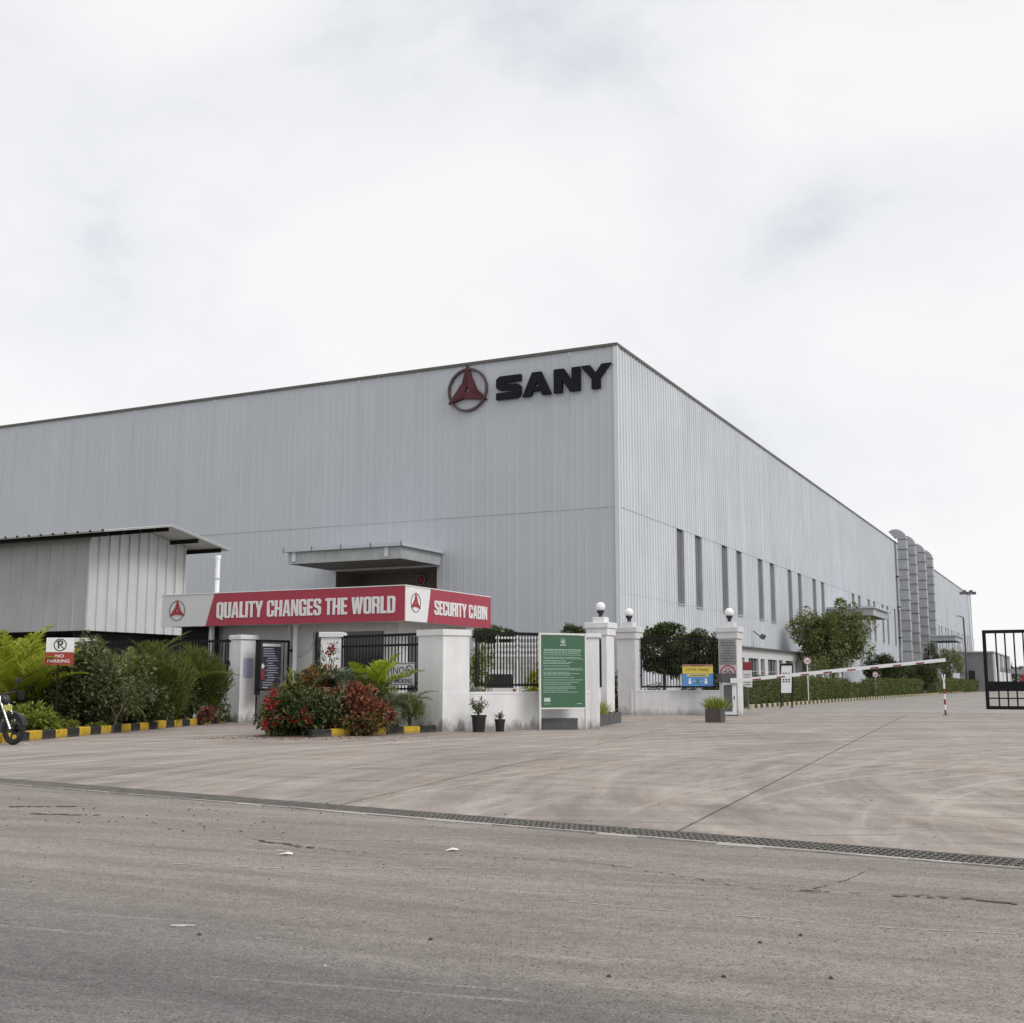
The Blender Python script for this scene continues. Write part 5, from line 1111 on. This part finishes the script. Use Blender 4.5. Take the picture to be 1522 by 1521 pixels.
b = MB(); b.bar((-.33, -.06, .0), (-.22, .07, zb+.03), .05, .05); b.bar((.22, -.06, 0), (.35, .07, zb+.03), .05, .05); b.bar((-.22, .05, zb+.04), (.35, .05, zb+.04), .06, .09); b.build('frame', 'black_iron', t)
rr = random.Random(4)
def posterpt(u_, v_): return (-.30+.50*u_+.10*v_, -.112+.15*v_, za+(zb-za)*v_)
b = MB()
for v_ in (.38, .46, .60, .68):
    for k in range(3):
        u_ = .14+k*.27; b.add([posterpt(u_, v_), posterpt(u_+.17, v_), posterpt(u_+.17, v_+.05), posterpt(u_, v_+.05)], [(0, 1, 2, 3)])
b.build('text_line', 'dark_text', t)
x, y = spot(1423, 146); t = thing('name_board', 'tiny white board on the hedge below the small light green tree', 'sign', (x, y, 0)); MB().box(-.42, .42, 0, .04, zat(1008, 146), zat(1000.5, 146)).build('board', 'sign_grey', t); MB().box(-.03, .03, .041, .08, 0, zat(1008, 146)).build('post', 'galv_dark', t)

# far right: low grey building, mast, lamp, machine, wood
x, y = spot(1426, 168); gbd = thing('grey_building', 'low flat grey outbuilding at the far end of the factory road', 'building', (x, y, 0), RZ)
MB().box(0, 37, -4.6, 0, 0, 5.4).build('wall', 'grey_wall', gbd); MB().box(-.15, 37.2, -4.8, .1, 5.4, 5.6).build('roof_edge', 'grey_wall_light', gbd); MB().box(-.06, -.01, -.9, 0, 0, 5.39).build('wall_strip', 'grey_wall_light', gbd); MB().box(-.1, -.01, -2.2, -1.0, 0, 2.9).build('door', 'dark_room', gbd)
for k in range(5): MB().box(k*8.5+.5, k*8.5+2.2, -4.85, -4.61, 0, 5.3).build('pilaster', 'annex_white', gbd)
for k in range(4): MB().box(k*8.5+2.3, k*8.5+8.9, -4.70, -4.61, .4, 3.4).build('opening', 'annex_white', gbd)
x, y = spot(1450, 190); t = thing('mast_light', 'tall pale floodlight mast beyond the far end of the factory', 'light mast', (x, y, 0)); zt = zat(883, 190); MB().tube((0, 0, 0), (-.4, 0, zt), .28, .14, 10).build('pole', 'roof_white', t)
b = MB(); b.bar((-1.5, 0, zt), (.9, 0, zt), .2, .2); b.build('crossbar', 'galv_dark', t)
for k in range(5): MB().box(-1.6+k*.52, -1.22+k*.52, -.3, .3, zt-.1+(k % 2)*.25, zt+.35+(k % 2)*.25).build('lamp', 'galv_dark', t)
x, y = spot(1439.5, 165); t = thing('street_lamp', 'dark street lamp with a short arm before the factory far corner', 'street lamp', (x, y, 0)); zt = zat(918, 165); MB().tube((0, 0, 0), (-.15, 0, zt), .16, .12, 8).build('pole', 'galv_dark', t); MB().bar((-.15, 0, zt), (-.7, 0, zt+.15), .12, .12).build('arm', 'galv_dark', t); MB().box(-1.1, -.6, -.15, .15, zt+.1, zt+.3).build('lamp', 'galv', t)
x, y = spot(1552, 135); t = thing('truck_crane', 'red mobile crane parked far beyond the sliding gate', 'crane', (x, y, 0), -.5)
MB().cbox(-2.2, 4, -1.2, 1.2, .7, 1.25, .08).build('chassis', 'machine_red', t); MB().cbox(-2.2, -.6, -1.2, 1.2, 1.252, 2.2, .12).build('cab', 'machine_red', t); MB().box(-2.21, -2.203, -1, 1, 1.5, 2.05).build('windscreen', 'glass_dark', t); MB().bar((1.5, 0, 1.9), (-4.5, 0, 2.7), .5, .55).build('boom', 'galv', t); MB().cbox(.3, 2.4, -1, 1, 1.252, 2.1, .08).build('turret', 'machine_red', t)
for xx in (-1.5, 1.2, 2.8):
    for yy in (-1.1, 1.1): MB().lathe([(.15, -.15), (.5, -.15), (.5, .15), (.15, .15)], n=16).build('wheel', 'tyre', t, (xx, yy, .5), (PI/2, 0, 0))
for px, d, h, r, l in ((1497.5, 230, 5.5, 1.6, 'slim far tree right of the grey outbuilding, seen through the sliding gate'), (1512, 260, 5.2, 2.6, 'rounder far tree behind the red crane')):
    x, y = spot(px, d); tree('far_tree', l, 'tree', (x, y, 0), h, (r, r, h*.42), .5, 1400, .45, .2, 'lf_dark', .15, 20, .35)
x, y = spot(1515, 300); MB().box(-10, 60, 0, 18, 0, 5.2).build('hall', 'grey_wall_light', tag(thing('far_hall', 'pale far hall on the horizon behind the sliding gate', 'building', (x, y, 0))))
n = 14000; X = rng.uniform(150, 700, n); P = np.stack([X, 560+rng.normal(size=n)*14, rng.random(n)**1.3*(9+3*np.sin(X*.05)+2*np.sin(X*.17))], 1)
tag(leaves('far_wood', P, rng.normal(size=(n, 3)), rng.normal(size=(n, 3)), rng.uniform(1.2, 2.6, n), 1.4, 'lf_dark'), kind='stuff')

# ------------------------------------------------------------------ motorcycle
x, y = spot(19, 23.25); mc = thing('motorcycle', 'black motorcycle with yellow plate parked at the left edge by the kerb', 'motorcycle', (x, y, 0), math.radians(-27))
def wheel(xc, R=.285):
    w = MB().torus((xc, 0, R), R-.045, .047, 'y', 32, 8, .95).build('wheel', 'tyre', mc, smooth=True)
    MB().torus((xc, 0, R), R-.095, .018, 'y', 28, 6, 1.5).build('rim', 'bike_black', w, smooth=True); b = MB()
    for k in range(6): a = PI*k/3; b.bar((xc+.03*math.cos(a), 0, R+.03*math.sin(a)), (xc+(R-.1)*math.cos(a+.2), 0, R+(R-.1)*math.sin(a+.2)), .022, .03)
    b.tube((xc, -.06, R), (xc, .06, R), .045, None, 12); b.tube((xc, .03, R), (xc, .038, R), .11, None, 18); b.build('spokes', 'bike_black', w)
wheel(0, .305); wheel(-1.28, .305)
b = MB()
for s in (-1, 1): b.tube((0, s*.085, .305), (-.33, s*.085, .86), .022, None, 8); b.tube((-.33, s*.085, .86), (-.37, s*.085, .94), .028, None, 8)
b.build('fork', 'steel', mc)
b = MB(); n = 9
for i in range(n):
    a = math.radians(15+130*i/(n-1)); r = .35; b.v += [(r*math.cos(a)-.02, -.065, .285+r*math.sin(a)), (r*math.cos(a)-.02, 0, .285+r*1.05*math.sin(a)), (r*math.cos(a)-.02, .065, .285+r*math.sin(a))]
b.f = [(i*3+k, i*3+k+1, i*3+k+4, i*3+k+3) for i in range(n-1) for k in range(2)]; b.build('front_fender', 'bike_black', mc, smooth=True)
b = MB(); b.tube((-.27, -.34, 1.02), (-.25, 0, .98), .014); b.tube((-.25, 0, .98), (-.27, .34, 1.02), .014); hb = b.build('handlebar', 'bike_black', mc, (-.12, 0, 0))
for s in (-1, 1):
    MB().tube((-.27, s*.28, 1.015), (-.29, s*.40, 1.03), .02, None, 8).build('grip', 'tyre', hb)
    o = MB().add([(-.10, s*.22, 1.06), (-.10, s*.42, 1.00), (-.15, s*.42, .86), (-.12, s*.26, .88), (-.13, s*.22, 1.06), (-.13, s*.42, 1.00), (-.18, s*.42, .86), (-.15, s*.26, .88)], [(0, 1, 2, 3), (7, 6, 5, 4), (0, 4, 5, 1), (1, 5, 6, 2), (2, 6, 7, 3), (3, 7, 4, 0)]).build('hand_guard', 'bike_black', hb)
    b = MB(); b.path([(-.26, s*.26, 1.02), (-.28, s*.38, 1.2)], .008, 5); b.build('mirror_stem', 'bike_black', hb); o = MB().lathe([(.01, -.012), (.065, -.008), (.07, .01), (.01, .014)], n=14).build('mirror', 'bike_black', hb, (-.29, s*.40, 1.25), (0, PI/2, 0))
MB().lathe([(.02, -.08), (.09, -.05), (.105, .04), (.09, .06), (.02, .065)], n=18).build('headlight', 'bike_black', mc, (-0.300, 0, .86), (0, PI/2, 0), True)
MB().lathe([(.085, 0), (.06, .02), (.01, .03)], n=16).build('lens', 'glass_dark', mc, (-0.235, 0, .86), (0, PI/2, 0), True)
MB().cbox(-.10, .10, -.01, .01, 0, .11, .006).build('number_plate', 'plate_yellow', mc, (-0.200, 0, .66), (0, 0, PI/2))
def blob(secs, nm, m):
    b = MB(); k = 12
    for xx, zc, wy, hz in secs:
        for i in range(k): a = 2*PI*i/k; b.v.append((xx, wy*math.cos(a), zc+hz*math.sin(a)))
    for i in range(len(secs)-1):
        for q in range(k): j = (q+1) % k; b.f.append((i*k+q, i*k+j, (i+1)*k+j, (i+1)*k+q))
    b.f += [tuple(range(k-1, -1, -1)), tuple(range((len(secs)-1)*k, len(secs)*k))]; return b.build(nm, m, mc, smooth=True)
blob([(-.28, .84, .05, .06), (-.36, .86, .13, .12), (-.55, .86, .15, .13), (-.74, .80, .09, .08), (-.78, .78, .05, .05)], 'fuel_tank', 'bike_black')
blob([(-.72, .78, .08, .04), (-.95, .77, .13, .05), (-1.3, .81, .12, .05), (-1.48, .83, .08, .04)], 'seat', 'bike_black')
blob([(-1.2, .72, .06, .05), (-1.45, .76, .06, .05), (-1.68, .78, .03, .03)], 'tail', 'bike_black')
b = MB(); b.cbox(-.85, -.45, -.14, .14, .26, .46, .04)
for k in range(5): b.box(-.68, -.48, -.11, .11, .48+k*.035, .50+k*.035)
b.tube((-.58, 0, .46), (-.55, 0, .68), .07, None, 12); b.build('engine', 'planter_grey', mc)
b = MB(); b.tube((-.25, 0, .92), (-.42, 0, .42), .022); b.tube((-.42, 0, .42), (-.9, 0, .34), .022); b.tube((-.28, 0, .84), (-1.4, 0, .74), .022); b.tube((-.9, 0, .34), (-.95, 0, .76), .022)
for s in (-1, 1): b.tube((-.9, s*.1, .34), (-1.28, s*.1, .285), .02); b.tube((-1.2, s*.12, .34), (-1.12, s*.12, .74), .025)
b.build('frame', 'bike_black', mc); MB().path([(-.5, -.12, .34), (-.6, -.17, .24), (-.9, -.18, .25)], .022).tube((-.9, -.18, .25), (-1.45, -.2, .38), .045, .05, 10).build('exhaust', 'galv_dark', mc); MB().bar((-.78, .12, .2), (-.72, .3, .01), .02, .02).build('side_stand', 'galv_dark', mc)
